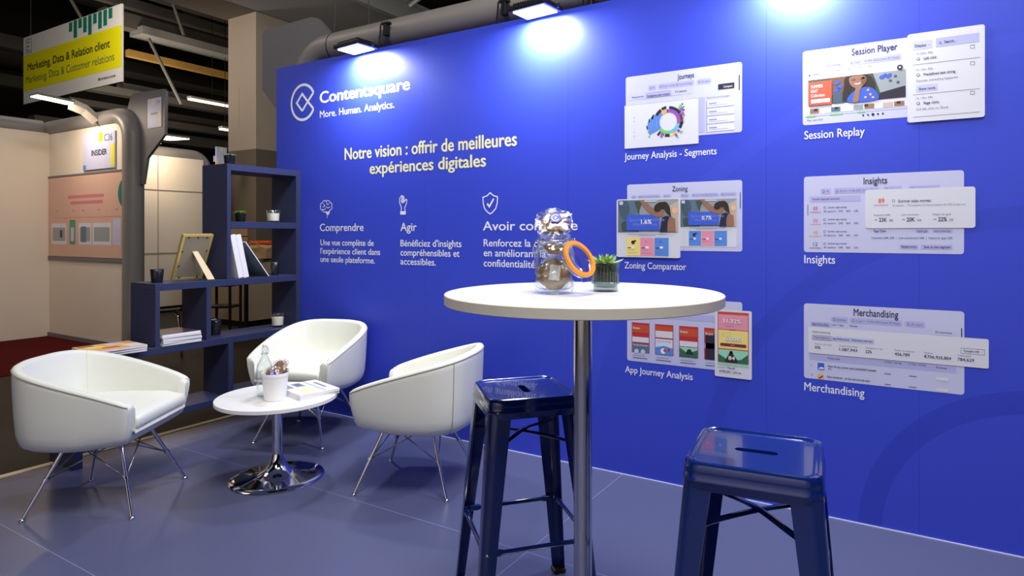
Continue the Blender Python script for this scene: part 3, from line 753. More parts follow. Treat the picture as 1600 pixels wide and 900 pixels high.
#--PART2--
# ================================================================== HALL AND NEIGHBOURING BOOTHS
bm = NB(); box(bm, -27, 12, -9, 23, 9.0, 9.1)
struct(link('ceiling', bm, 'ceil'))
bm = NB(); box(bm, -27.1, -27.0, -9, 23, 0, 9.0)
struct(link('wall_west', bm, 'ceil'))
bm = NB(); box(bm, -27, 12, 23.0, 23.1, 0, 9.0)
struct(link('wall_north', bm, 'ceil'))
bm = NB(); box(bm, 12.0, 12.1, -9, 23, 0, 9.0)
struct(link('wall_east', bm, 'ceil'))
bm = NB(); box(bm, -27, 12, -9.1, -9.0, 0, 9.0)
struct(link('wall_south', bm, 'ceil'))
bm = NB(); box(bm, -5.0, 5.0, -6.6, -6.55, 0, 2.5)
struct(link('wall_bounce', bm, 'panel'))  # unseen pale wall added for bounce light and reflections in chrome and stools

# concrete pillar with the wide beam it carries
bm = NB(); box(bm, -10.92, -10.11, 4.0, 6.4, 0.0, 2.77, 0, 1); box(bm, -10.92, -10.11, 4.0, 6.4, 2.77, 5.2, 0, 0)
box(bm, -10.60, -10.595, 3.994, 4.0, 3.2, 3.9, 0, 0)
struct(link('pillar', bm, ['concrete', 'concreted']))
bm = NB(); box(bm, -11.0, -10.1, -1.0, 22, 5.2, 6.2); struct(link('beam_concrete', bm, 'concreted'))
bm = NB(); box(bm, -10.1, -7.95, -1.0, 22, 5.21, 5.5); struct(link('slab', bm, 'slab'))
bm = NB(); box(bm, -7.95, -7.83, -1.0, 22, 5.05, 5.35); struct(link('beam_steel', bm, 'duct'))
for n, (X, y0, y1, z0, z1, w, m) in enumerate([(-14, 3.3, 22, 5.46, 5.76, 0.3, 'beam'), (-14.05, 3.8, 22, 4.92, 5.06, 0.14, 'beamy'), (-13.9, 3.9, 20, 5.36, 5.52, 0.5, 'duct'),
        (-16, 4.6, 22, 4.62, 4.76, 0.3, 'duct'), (-16.2, 3, 22, 4.95, 5.1, 0.25, 'beamdark'), (-18, -4, 22, 5.5, 5.8, 0.3, 'beamdark'), (-20, -4, 22, 5.0, 5.3, 0.3, 'beamdark'),
        (-22, -4, 22, 5.4, 5.8, 0.4, 'beamdark'), (-15, -4, 22, 6.6, 7.0, 0.3, 'beam'), (-18.5, -4, 22, 7.2, 7.6, 0.3, 'beamdark'), (-12.4, -4, 22, 6.9, 7.2, 0.3, 'beamdark'), (-24, -6, 22, 6.4, 6.8, 0.4, 'beam'), (-15.4, 3.4, 22, 4.35, 4.5, 0.3, 'beam'), (-17.2, 4, 22, 4.3, 4.45, 0.4, 'beam'), (-15.2, 4.4, 22, 3.75, 3.9, 0.25, 'beamdark'), (-19, 4, 22, 3.9, 4.2, 0.4, 'beam'), (-14.6, 2.5, 22, 6.1, 6.3, 0.2, 'beam')]):
    bm = NB(); box(bm, X - w / 2, X + w / 2, y0, y1, z0, z1); struct(link('beam', bm, m))
for Y in (3.0, 7.5, 12.0, 17.0):
    bm = NB(); box(bm, -26.9, -11.0, Y, Y + 0.25, 7.6, 8.1); struct(link('beam', bm, 'beamdark'))
for k in range(3):      # roof truss lying over the slab edge
    y = 5.4 + 2.6 * k
    bm = NB(); tube(bm, [(-7.8, y, 5.3), (-6.6, y + 0.9, 6.6)], 0.05, 8); tube(bm, [(-6.6, y + 0.9, 6.6), (-5.6, y + 1.2, 5.3)], 0.05, 8)
    struct(link('beam_truss', bm, 'duct'))
bm = NB(); box(bm, -5.7, -5.5, 2, 22, 5.2, 5.4); box(bm, -7.2, -7.05, 3, 22, 6.4, 6.6); struct(link('beam_truss', bm, 'beam'))
for a, b in (((-13.5, 3.94, 5.24), (-13.4, 4.55, 4.0)), ((-13.5, 4.36, 6.3), (-13.5, 4.66, 5.5)), ((-15.5, 3.0, 6.9), (-15.5, 4.2, 4.9))):
    bm = NB(); tube(bm, [a, b], 0.035, 8); struct(link('beam_brace', bm, 'beam'))

# neighbouring booth walls
bm = NB(); box(bm, -9.27, -9.23, -5.0, 0.59, 0, 2.5); struct(link('wall_left', bm, 'panel'))
bm = NB(); box(bm, -9.23, -7.44, 0.55, 0.59, 0, 2.5)
wl = struct(link('wall_rear', bm, 'panel'))
bm = NB(); box(bm, -9.23, -7.46, 0.535, 0.5495, 0.945, 0.985); box(bm, -9.23, -7.46, 0.535, 0.5495, 1.945, 1.965); link('panel_rail', bm, 'plate', wl)
bm = NB(); box(bm, -9.23, -7.46, 0.53, 0.5495, 0.0, 0.05); link('base_rail', bm, 'plate', wl)
bm = NB(); box(bm, -10.42, -10.38, 0.4, 3.2, 0, 2.5)
wf = struct(link('wall_far', bm, 'panel'))
bm = NB()
for z in (0.95, 1.955): box(bm, -10.3799, -10.374, 0.4, 3.2, z - 0.008, z + 0.008)
for y in (1.45, 2.46): box(bm, -10.3799, -10.375, y - 0.006, y + 0.006, 0, 2.5)
link('panel_joint', bm, 'panel_line', wf)
bm = NB(); box(bm, -10.3799, -10.365, 0.4, 3.2, 0.0, 0.10); link('base_rail', bm, 'black', wf)

def bend(a, corner, b, r, n=9):
    a, c, b = Vector(a), Vector(corner), Vector(b)
    p0 = c + (a - c).normalized() * r; p1 = c + (b - c).normalized() * r
    ctr = p0 + (p1 - c)
    out = [a]
    for k in range(n):
        t = PI / 2 * k / (n - 1)
        out.append(ctr + (p0 - ctr) * math.cos(t) + (p1 - ctr) * math.sin(t))
    return out + [b]

def fin(bm, pts, y0, t):
    prism(bm, [(x, y0, z) for x, z in pts], (0, t, 0))

# own booth: grey tube frame behind the blue wall
t = thing('booth_frame', 'grey tube frame with corner plate rising behind the blue wall', 'booth frame', (-4.0, 0.17, 0))
bm = NB(); tube(bm, bend((-0.03, 0, 0), (-0.03, 0, 2.63), (5.6, 0, 2.63), 0.28), 0.11, 20, cap=True); link('tube', bm, 'tube', t, True, angle=50)
bm = NB(); tube(bm, [(0.315, 0, 2.63), (0.323, 0, 2.63)], 0.112, 20, cap=True); link('tube_joint', bm, 'darkgrey', t)
bm = NB(); fin(bm, [(-0.72, 0), (-0.72, 2.93), (-0.69, 2.955), (-0.10, 2.965), (-0.03, 2.945), (0.02, 2.90), (0.10, 2.81), (0.16, 2.76), (0.16, 2.65), (-0.35, 2.3), (-0.52, 2.3), (-0.56, 2.30), (-0.56, 0)], 0.118, 0.03)
bm.free(); bm = NB(); fin(bm, [(-0.72, 2.46), (-0.72, 2.93), (-0.69, 2.958), (-0.12, 2.968), (-0.04, 2.945), (0.02, 2.89), (0.10, 2.81), (0.20, 2.76), (0.20, 2.62), (0.0, 2.10), (-0.2, 1.95)], 0.118, 0.03)
link('corner_plate', bm, 'plate', t)
# clips on the tube, wires that hold it up
for x, z, lab in ((-3.056, 2.63, 'small black cable clip on the grey tube beside the leftmost floodlight'), (-2.105, 2.60, 'small black cable clip on the grey tube left of the middle floodlight'), (-1.541, 2.53, 'small black cable clip on the grey tube right of the middle floodlight')):
    c = thing('cable_clip', lab, 'clip', (x, 0.03, z), 0, 'cable clips on the tube')
    bm = NB(); box(bm, -0.032, 0.032, -0.02, 0.02, 0.025, 0.042, 0.005); box(bm, -0.014, 0.018, -0.018, 0.018, -0.05, 0.028, 0.004); link('hook', bm, 'black', c)
    bm = NB(); tube(bm, [(-0.03, -0.02, 0.03), (-0.035, -0.02, -0.02), (-0.045, -0.02, -0.105)], 0.006, 6); link('cable', bm, 'black', c)
for x, x2, lab in ((-3.72, -3.70, 'thin steel wire holding the grey tube, above the leftmost floodlight'), (-3.36, -3.56, 'slanting thin wire holding the grey tube, right of the leftmost floodlight')):
    bm = NB(); tube(bm, [(x, 0.17, 2.735), (x2, 0.3, 5.21)], 0.005, 6)
    tag(link('suspension_wire', bm, 'black'), lab, 'wire')

# first neighbour
t = thing('booth_frame', 'grey tube frame with fin plate around the pale pink neighbouring booth', 'booth frame', (-7.42, 0.62, 0))
bm = NB(); tube(bm, bend((0, 0, 0), (0, 0, 2.56), (-1.95, 0, 2.56), 0.26), 0.105, 20); link('tube', bm, 'tube', t, True, angle=50)
bm = NB(); tube(bm, [(-1.95, -0.1, 2.56), (-1.95, -5.5, 2.56)], 0.105, 16); link('tube', bm, 'tube', t, True, angle=50)
bm = NB(); fin(bm, [(-0.22, 2.58), (-0.16, 2.66), (-0.115, 2.745), (-0.08, 2.79), (-0.03, 2.81), (0.56, 2.79), (0.595, 2.76), (0.58, 2.31), (0.24, 2.08), (0.16, 1.80), (0.06, 1.80), (0.06, 0.0), (-0.05, 0), (-0.05, 2.5)], 0.02, 0.03); link('fin_plate', bm, 'plate', t)
p = Print(0.016)
p.rect(0.26, 0.53, 2.395, 2.71, 'i_lav3', 1); p.rect(0.49, 0.52, 2.41, 2.56, 'i_yellow', 2); p.rect(0.35, 0.39, 2.64, 2.705, 'i_yellow', 2); p.text('INSIDER', 0.325, 2.535, 0.022, 'i_dark', 0.13, 2, 0.02); p.text('C36', 0.44, 2.65, 0.025, 'i_steel', 0.06, 2, 0.01)
p.done('stand_number_plate', t)
# second neighbour
t = thing('booth_frame', 'grey tube frame above the warmly lit wall behind the bookcase', 'booth frame', (-10.5, 3.30, 0))
bm = NB(); tube(bm, bend((0, 0, 0), (0, 0, 2.56), (0, -3.4, 2.56), 0.24), 0.105, 20); link('tube', bm, 'tube', t, True, angle=50)
bm = NB(); box(bm, 0.22, 0.25, 0.05, 0.24, 2.42, 2.74); box(bm, 0.05, 0.22, 0.12, 0.16, 2.5, 2.6); link('stand_number_plate', bm, 'i_lav3', t)
bm = NB(); box(bm, 0.2505, 0.252, 0.13, 0.17, 2.66, 2.74); link('plate_stripe', bm, 'i_yellow', t)
bm = NB(); box(bm, 0.2505, 0.252, 0.06, 0.10, 2.44, 2.55); link('plate_stripe', bm, 'i_yellow', t)

# arm lamps of the neighbouring booths
def arm_lamp(loc, rz, lab, arm, head, hw, ht, watts):
    t = thing('arm_lamp', lab, 'lamp', loc, rz, 'arm lamps of the neighbouring booths')
    bm = NB(); tube(bm, arm, 0.05, 4, flat=(1.3, 0.8)); link('arm', bm, 'panel', t)
    a, b = Vector(head[0]), Vector(head[1])
    d = (b - a).normalized(); L = (b - a).length
    side = Vector((0, 0, 1)).cross(d).normalized(); up = d.cross(side)
    mm = Matrix((d, side, up)).transposed().to_4x4(); mm.translation = (a + b) / 2
    bm = NB(); box(bm, -L / 2, L / 2, -hw, hw, 0.004, ht, 0.008); xf(bm, mm); link('lamp_head', bm, 'tube', t)
    bm = NB(); box(bm, -L / 2 + 0.01, L / 2 - 0.01, -hw + 0.01, hw - 0.01, -0.004, 0.0035); xf(bm, mm); link('lens', bm, 'warmled', t)
    c = (a + b) / 2
    area('arm_lamp_light', c + Vector((0, 0, -0.03)), c + Vector((0, 0, -2)) - d * 0.5, 0.3, 0.15, watts, (1.0, 0.82, 0.62), t)
arm_lamp((-8.0, 0.52, 2.52), 0, 'glowing arm lamp over the pale pink booth below the hanging sign', [(0, 0, 0.02), (0, -0.12, 0.12), (0, -0.26, 0.165)], [(0, -0.25, 0.165), (0, -0.60, 0.19)], 0.09, 0.03, 11)
arm_lamp((-10.42, 2.35, 2.58), 0, 'glowing arm lamp over the cream wall beside the bookcase', [(0.02, 0, -0.02), (0.12, 0, 0.05), (0.3, 0, 0.13)], [(0.24, 0, 0.155), (0.78, 0, 0.135)], 0.2, 0.03, 9)
for (x, y, z), L, lab in (((-14.0, 5.6, 4.26), 1.1, 'bright tube lamp hanging in the dark hall left of the pillar'), ((-13.9, 5.85, 3.68), 0.25, 'small bright lamp low in the dark hall left of the pillar')):
    t = thing('tube_lamp', lab, 'lamp', (x, y, z), 0)
    bm = NB(); box(bm, -0.08, 0.08, -L / 2, L / 2, 0.02, 0.07, 0.01); link('housing', bm, 'duct', t)
    bm = NB(); box(bm, -0.06, 0.06, -L / 2 + .01, L / 2 - .01, -0.015, 0.0195, 0.006); link('tube', bm, 'batten', t)
    bm = NB(); tube(bm, [(0, 0, 0.07), (0, 0, 9.0 - z)], 0.006, 6); link('hanger', bm, 'black', t)

# hanging hall sign
t = thing('hanging_sign', 'large hanging sign with a yellow band for marketing and data', 'sign', (-12.71, 2.2, 3.69))
bm = NB(); box(bm, -1.765, 1.765, 0.0, 0.03, 0.0, 1.245); link('board', bm, 'signwhite', t)
p = Print(-0.002, 0.001)
p.rect(-1.765, 1.765, 0.235, 0.905, 'yellow')
p.text('Marketing, Data & Relation client', -1.58, 0.60, 0.135, 'ink', 2.98, 1, 0.02)
p.text('Marketing, Data & Customer relations', -1.66, 0.37, 0.135, 'i_moss', 3.2, 1, 0.0)
for k, (a, b) in enumerate(((.06, .17), (.0, .30), (.0, .16), (.0, .26), (.0, .33), (.0, .17), (.0, .28), (.0, .26), (.0, .17))):
    x = 0.02 + 0.168 * k
    p.rect(x, x + 0.118, 1.235 - b, 1.235 - a * 0.2, 'teal', 1)
p.text('#onetoone', 1.02, 0.10, 0.05, 'ink', 0.56, 1, 0.01)
p.frame(-1.66, -1.42, 0.93, 1.20, 'i_stone', 1, 0.02)
for z in (1.135, 1.06, 0.985): p.rect(-1.62, -1.50, z - 0.02, z + 0.015, 'i_stone', 2)
p.done('sign_lettering', t)
for x in (-1.5, 1.5):
    bm = NB(); tube(bm, [(x, 0.015, 1.24), (x, 0.015, 3.9)], 0.012, 6); link('hanging_cable', bm, 'black', t)

# prints on the neighbour's rear wall
t = thing('name_sign', 'blue white INSIDER sign with yellow bars on the neighbouring booth wall', 'sign', (-7.99, 0.545, 2.2))
bm = NB(); box(bm, -0.36, 0.36, -0.012, 0.0, -0.205, 0.205); link('board', bm, 'i_lav3', t)
p = Print(-0.0125, 0.0008)
p.text('INSIDER', -0.15, -0.05, 0.062, 'i_dark', 0.34, 1, 0.03); p.text('C36', 0.13, 0.10, 0.075, 'i_steel', 0.18, 1, 0.01)
p.rect(0.02, 0.10, 0.10, 0.205, 'yellow', 1); p.rect(0.28, 0.355, -0.19, 0.06, 'yellow', 1); p.rect(-0.35, -0.28, -0.2, -0.15, 'i_sky', 1)
p.done('sign_lettering', t)
t = thing('wall_poster', 'salmon pink poster with small screens on the neighbouring booth wall', 'poster', (-8.30, 0.545, 1.455))
bm = NB(); box(bm, -0.92, 0.90, -0.006, 0.0, -0.465, 0.485); link('sheet', bm, 'pink', t)
p = Print(-0.0066, 0.0008)
for z, a, b in ((.24, -.42, .42), (.17, -.36, .40)): p.rect(a, b, z - .018, z + .018, 'i_rose', 0)
p.rect(-.75, .86, -.005, .0, 'i_rose', 0)
for a, b, m in ((-.84, -.46, 'card'), (-.38, -.24, 'teal2'), (-.16, .14, 'card'), (.17, .58, 'card'), (.62, .78, 'lav3')):
    p.rect(a, b, -.32, -.07 + (.04 if m != 'card' else 0), 'i_' + m, 0); p.rect(a + .03, b - .03, -.28, -.12, 'i_stone' if m == 'card' else 'i_lilac', 1)
p.rect(-.62, -.56, -.24, -.15, 'i_dark', 2); p.rect(-.10, .02, -.29, -.11, 'i_steel', 2)
for x in (-.74, -.31, -.08, .28, .67): p.rect(x, x + .06, .07, .083, 'i_rose', 0)
p.sector(0.90, 0.25, 0.0005, 0.17, 90, 270, 'teal', 2)
p.done('poster_print', t)

# counter with things on it beyond the bookcase
t = thing('counter', 'tan counter with a dark corner strip seen through the bookcase', 'counter', (-7.77, 2.21, 0))
bm = NB(); box(bm, -1.2, -0.03, 0.0, 0.5, 0.08, 0.88); box(bm, -0.03, 0, 0.03, 1.0, 0.08, 0.88); link('panel', bm, 'tan', t)
bm = NB(); box(bm, -0.035, 0.004, -0.004, 0.035, 0.0, 0.90); link('corner_strip', bm, 'black', t)
bm = NB(); box(bm, -1.22, 0.02, -0.02, 1.02, 0.88, 0.92, 0.004); link('worktop', bm, 'concreted', t)
bm = NB(); box(bm, -1.2, -0.04, 0.02, 0.98, 0.0, 0.079); link('plinth', bm, 'black', t)
t = thing('paper_bag', 'crumpled brown paper bag on the tan counter', 'bag', (-7.95, 2.5, 0.92), 0.3)
bm = NB(); box(bm, -0.3, 0.24, -0.12, 0.12, 0.0, 0.15); bmesh.ops.subdivide_edges(bm, edges=bm.edges, cuts=5, use_grid_fill=True)
for v in bm.verts:
    k = v.co.z / 0.15
    n = noise.noise_vector(v.co * 11)
    if v.co.z > 0.004: v.co += n * 0.03
    if k > 0.75 and abs(v.co.y) < 0.08: v.co.z += 0.04 * math.cos(v.co.x * 5)
link('bag_body', bm, 'bag', t, True, angle=40)
bm = NB(); tube(bm, spline([(-0.1, -0.05, 0.15), (-0.04, -0.08, 0.21), (0.06, -0.08, 0.21), (0.1, -0.05, 0.15)], 12), 0.008, 6); link('handle', bm, 'bag', t, True)
t = thing('orange_crate', 'flat orange crate behind the brown paper bag', 'crate', (-8.2, 2.95, 0.92))
bm = NB(); box(bm, -0.34, 0.1, -0.14, 0.14, 0.0, 0.19, 0.01); link('body', bm, 'bag', t)
bm = NB(); box(bm, -0.36, 0.12, -0.16, 0.16, 0.19, 0.235, 0.008); link('lid', bm, 'orange', t)
t = thing('box_stack', 'wooden box on the counter behind the white books', 'box', (-8.75, 2.6, 0.92))
bm = NB(); box(bm, -0.2, 0.16, -0.2, 0.2, 0.0, 0.42, 0.006); link('body', bm, 'bag', t)
bm = NB()
for z in (0.1, 0.2, 0.3): box(bm, -0.203, 0.163, -0.203, -0.199, z - .006, z + .006); box(bm, 0.160, 0.163, -0.203, 0.203, z - .006, z + .006)
link('slat_gap', bm, 'black', t)
# black side chair and rack further back
t = thing('side_chair', 'black side chair with chrome tube legs seen through the bookcase', 'chair', (-6.75, 0.53, 0), R(150))
bm = NB(); g = spline([(-0.2, 0, 0.485), (-0.1, 0, 0.465), (0.1, 0, 0.47), (0.2, 0, 0.455)], 10)
for q, y in enumerate((-0.2, 0.2)):
    pass
va = [[bm.verts.new((p_.x, y, p_.z + 0.012 * (abs(y) / 0.2) ** 2)) for p_ in g] for y in (-0.2, -0.1, 0, 0.1, 0.2)]
for A, B in zip(va, va[1:]):
    for k in range(9): bm.faces.new([A[k], A[k + 1], B[k + 1], B[k]])
r_ = bmesh.ops.solidify(bm, geom=bm.faces[:], thickness=0.02); link('seat', bm, 'black', t, True, angle=40)
for sx_ in (-1, 1):
    for sy_ in (-1, 1):
        bm = NB(); tube(bm, spline([(sx_ * 0.10, sy_ * 0.15, 0.455), (sx_ * 0.16, sy_ * 0.165, 0.44), (sx_ * 0.185, sy_ * 0.18, 0.40), (sx_ * 0.2, sy_ * 0.195, 0.2), (sx_ * 0.215, sy_ * 0.21, 0.002)], 14), 0.011, 8); link('leg', bm, 'chrome', t, True)
t = thing('display_rack', 'black rack with glasses seen through the low bookcase cell', 'rack', (-7.35, 1.62, 0), R(30))
for z in (0.05, 0.36, 0.62): 
    bm = NB(); box(bm, -0.16, 0.16, -0.14, 0.14, z, z + 0.025, 0.004); link('rack_shelf', bm, 'black', t)
for sx_ in (-1, 1):
    for sy_ in (-1, 1):
        bm = NB(); box(bm, sx_ * 0.15 - 0.012, sx_ * 0.15 + 0.012, sy_ * 0.13 - 0.012, sy_ * 0.13 + 0.012, 0, 0.72); link('post', bm, 'black', t)

# ================================================================== FLOODLIGHTS
def floodlight(x, lab):
    t = thing('floodlight', lab, 'floodlight', (x, -0.115, 2.472), R(-5), 'floodlights along the top of the blue wall')
    bm = NB(); box(bm, -0.125, 0.125, -0.088, 0.088, 0.004, 0.034, 0.008); link('housing', bm, 'black', t)
    bm = NB()
    for k in range(13): box(bm, -0.096 + 0.016 * k - 0.003, -0.096 + 0.016 * k + 0.003, -0.07, 0.07, 0.0342, 0.048)
    link('heat_sink', bm, 'black', t)
    bm = NB(); box(bm, -0.102, 0.102, -0.066, 0.066, -0.002, 0.0035, 0.001); link('lens', bm, 'led', t)
    bm = NB(); tube(bm, [(-0.05, 0.06, 0.042), (-0.05, 0.10, 0.05), (-0.05, 0.14, 0.05)], 0.011, 8); box(bm, -0.075, -0.025, 0.10, 0.18, 0.0305, 0.046, 0.003); link('bracket', bm, 'black', t)
    for sx_ in (-1, 1):
        bm = NB(); tube(bm, [(sx_ * 0.123, 0.03, 0.02), (sx_ * 0.138, 0.03, 0.02)], 0.012, 12); link('tilt_knob', bm, 'darkgrey', t)
    area('flood_beam', (0, 0, -0.012), (0, 0.25, -2), 0.204, 0.132, FLOOD, (0.93, 0.96, 1.0), t)
    return t
FLOOD = 20
floodlight(-3.185, 'small black floodlight over the white company name, leftmost of the row')
floodlight(-1.805, 'small black floodlight near the middle of the blue wall, right of the headline')
floodlight(-0.475, 'small black floodlight above the session screen, rightmost of the row')

# ================================================================== BOOKCASE
t = thing('bookcase', 'stepped open navy bookcase standing against the end of the blue wall', 'bookcase', (-4.01, 0, 0))
def shelf(name, y0, y1, z0, z1, x0=-0.135, x1=0.141):
    bm = NB(); box(bm, x0, x1, y0, y1, z0, z1, 0.0015, seg=1); link(name, bm, 'navy', t)
shelf('side_panel', -0.044, -0.001, 0.0, 1.72)
shelf('side_panel', -0.576, -0.549, 0.965, 1.72)
shelf('side_panel', -1.026, -0.999, 0.590, 0.922)
shelf('side_panel', -0.713, -0.684, 0.590, 0.922)
shelf('side_panel', -0.567, -0.531, 0.204, 0.546)
shelf('side_panel', -1.445, -1.402, 0.0, 0.546)
shelf('board', -0.549, -0.044, 1.676, 1.719)
shelf('board', -0.549, -0.044, 1.297, 1.341)
shelf('board', -1.026, -0.044, 0.922, 0.965)
shelf('board', -1.445, -0.044, 0.546, 0.590)
shelf('board', -1.402, -0.044, 0.162, 0.204)

# ------------------------------------------------------------------ things on the bookcase
def leaf(bm, base, d, L, w, curl=0.3):
    d = Vector(d).normalized(); s_ = d.cross(Vector((0, 0, 1)))
    s_ = s_.normalized() if s_.length > 1e-3 else Vector((1, 0, 0))
    n_ = s_.cross(d); P = []
    for k in range(6):
        u = k / 5; ww = w * (math.sin(PI * min(1, 0.18 + 0.82 * u)) if u < 1 else 0.02)
        c_ = Vector(base) + d * L * u + n_ * (curl * L * u * u)
        P.append([c_ - s_ * ww / 2, c_ + n_ * -ww * 0.28, c_ + s_ * ww / 2, c_ + n_ * ww * 0.2])
    V = [[bm.verts.new(q) for q in row] for row in P]
    for A, B in zip(V, V[1:]):
        for k in range(4): bm.faces.new([A[k], A[(k + 1) % 4], B[(k + 1) % 4], B[k]])
    bm.faces.new(V[0][::-1]); bm.faces.new(V[-1])
def rosette(r, n_rings, z, w, m, parent, lift=0.5):
    bm = NB()
    for q in range(n_rings):
        n = 9 - q * 2 if q < 3 else 4
        for k in range(n):
            a = 2 * PI * (k + 0.5 * (q % 2)) / n + q * 0.3 + random.uniform(-.1, .1)
            el = lift * (0.35 + 0.55 * q) + random.uniform(-.1, .1)
            leaf(bm, (0.004 * math.cos(a), 0.004 * math.sin(a), z), (math.cos(a) * math.cos(el), math.sin(a) * math.cos(el), math.sin(el)), r * (1 - 0.16 * q), w, 0.12)
    return link('leaves', bm, m, parent, True, angle=60)
def cup_profile(r0, r1, h, t_, b_):
    return [(0, 0), (r0 * 0.92, 0), (r0, 0.004), (r1, h - 0.003), (r1 - t_ / 2, h), (r1 - t_, h - 0.003), (r0 - t_, b_), (0, b_)]
def succulent(name, lab, loc, r, h, pot_m, leaf_m, lr, group=None, lift=0.5):
    t = thing(name, lab, 'plant', loc, random.uniform(0, 3), group)
    bm = NB(); lathe(bm, cup_profile(r * 0.86, r, h, 0.005, 0.008), 28); link('pot', bm, pot_m, t, True, angle=40)
    bm = NB(); lathe(bm, [(0, h * 0.45), (r * 0.86, h * 0.45), (r * 0.88, h * 0.86), (r * 0.5, h * 0.92), (0, h * 0.93)], 20); link('soil', bm, 'soil', t, True, angle=40)
    rosette(lr, 3, h * 0.90, lr * 0.38, leaf_m, t, lift)
    return t
succulent('potted_succulent', 'small dark potted succulent on top of the bookcase', (-3.985, -0.485, 1.719), 0.036, 0.068, 'darkglass', 'leaf', 0.042)
succulent('potted_succulent', 'bright green succulent in a black pot beside the upper candle', (-3.985, -0.405, 1.341), 0.036, 0.062, 'black', 'leafb', 0.045)
def candle(lab, loc, r, h):
    t = thing('glass_candle', lab, 'candle', loc, 0, 'white candles on the bookcase')
    bm = NB(); lathe(bm, cup_profile(r * 0.88, r, h, 0.004, 0.012), 36); link('glass_cup', bm, 'glass', t, True, angle=40)
    bm = NB(); lathe(bm, [(0, 0.0135), (r * 0.83, 0.0135), (r * 0.905, h * 0.72), (r * 0.3, h * 0.715), (0, h * 0.715)], 36); link('wax', bm, 'wax', t, True, angle=40)
    bm = NB(); tube(bm, [(0, 0, h * 0.71), (0.001, 0, h * 0.83)], 0.0015, 6); link('wick', bm, 'ink', t)
candle('white candle in a glass on the upper shelf of the bookcase', (-3.985, -0.148, 1.341), 0.046, 0.092)
candle('white candle in a glass on the low shelf behind the white armchair', (-3.985, -0.112, 0.590), 0.045, 0.095)
def tealight(lab, loc, r, h):
    t = thing('candle_holder', lab, 'candle holder', loc, 0.4, 'dark glass candle holders on the bookcase')
    bm = NB(); lathe(bm, cup_profile(r * 0.80, r, h, 0.005, 0.01), 48, ribs=14, ribamp=0.05, rz=(0.006, h - 0.006)); link('glass_cup', bm, 'darkglass', t, True, angle=50)
    bm = NB(); lathe(bm, [(0, 0.0115), (r * 0.6, 0.0115), (r * 0.6, 0.026), (0, 0.026)], 20); link('tealight', bm, 'wax', t)
tealight('dark pressed glass candle holder at the left end of the middle board', (-3.985, -0.955, 0.965), 0.038, 0.082)
tealight('dark glass candle holder behind the leaning white books', (-3.985, -0.135, 0.965), 0.032, 0.09)
tealight('dark glass candle holder beside the divider in the low cell', (-4.02, -0.565, 0.590), 0.042, 0.105)

# picture frame, seen from its back
t = thing('picture_frame', 'gilt picture frame seen from its back leaning on a cream strut', 'picture frame', (-4.045, -0.735, 0.965), R(2))
W_, H_, th = 0.10, 0.315, 0.022
lean = Matrix.Rotation(R(23), 4, 'Y')
bm = NB()
box(bm, -th, 0, -W_, -W_ + 0.016, 0.001, H_, 0.001, 0, 1); box(bm, -th, 0, W_ - 0.016, W_, 0.001, H_, 0.001, 0, 1); box(bm, -th, 0, -W_ + 0.016, W_ - 0.016, 0.001, 0.017, 0.001, 0, 1); box(bm, -th, 0, -W_ + 0.016, W_ - 0.016, H_ - 0.016, H_, 0.001, 0, 1)
xf(bm, lean); link('frame', bm, 'gold', t)
bm = NB(); box(bm, -0.010, -0.002, -W_ + 0.0165, W_ - 0.0165, 0.0175, H_ - 0.0165); xf(bm, lean); link('backing_board', bm, 'board', t)
for y, z in ((-0.06, 0.02), (0.06, 0.02), (-0.06, H_ - 0.02), (0.0, H_ - 0.02), (0.06, H_ - 0.02), (-0.08, 0.1), (-0.08, 0.2), (0.08, 0.1), (0.08, 0.2)):
    bm = NB(); box(bm, -0.002, 0.001, y - 0.003, y + 0.003, z - 0.006, z + 0.006); xf(bm, lean); link('clip', bm, 'ink', t)
hinge = lean @ Vector((0.002, 0.0, 0.20)); foot = Vector((0.158, 0.055, 0.004))
d_ = (foot - hinge); s_ = Vector((0, 1, 0)); n_ = d_.normalized().cross(s_) * 0.003
bm = NB(); prism(bm, [hinge - s_ * 0.018, hinge + s_ * 0.018, foot + s_ * 0.026 + d_.normalized() * -0.055, foot + s_ * 0.026, foot - s_ * 0.022], n_); link('strut', bm, 'strut', t)

# leaning books
def book(name, lab, loc, L, w, h_, rot, cov, group=None, cat='book'):
    t = thing(name, lab, cat, loc, 0, group); t.rotation_euler = rot
    bm = NB(); box(bm, -L / 2, L / 2, 0, w, 0, h_, 0.001, 0, 1); link('cover', bm, cov, t)
    bm = NB(); box(bm, -L / 2 - 0.0006, L / 2 - 0.006, 0.003, w - 0.003, 0.004, h_ + 0.0006); link('pages', bm, 'pages', t)
book('white_book', 'white book leaning against the tall panel, left of the pair', (-3.985, -0.486, 0.965), 0.21, 0.037, 0.292, (R(12.0), 0, 0), 'paper', 'white books leaning in the bookcase')
book('white_book', 'white book leaning against the tall panel, right of the pair', (-3.985, -0.447, 0.965), 0.21, 0.037, 0.292, (R(12.0), 0, 0), 'paper', 'white books leaning in the bookcase')
t = thing('brochure', 'dark glossy brochure leaning steeply on the white books', 'brochure', (-3.985, -0.262, 0.966)); t.rotation_euler = (R(36.5), 0, 0)
bm = NB(); box(bm, -0.105, 0.105, 0.0, 0.006, 0.0, 0.298, 0.0008, 0, 1); link('pages', bm, 'paper', t)
bm = NB(); box(bm, -0.1045, 0.104, -0.0012, -0.0002, 0.001, 0.297); link('cover', bm, 'slate', t)

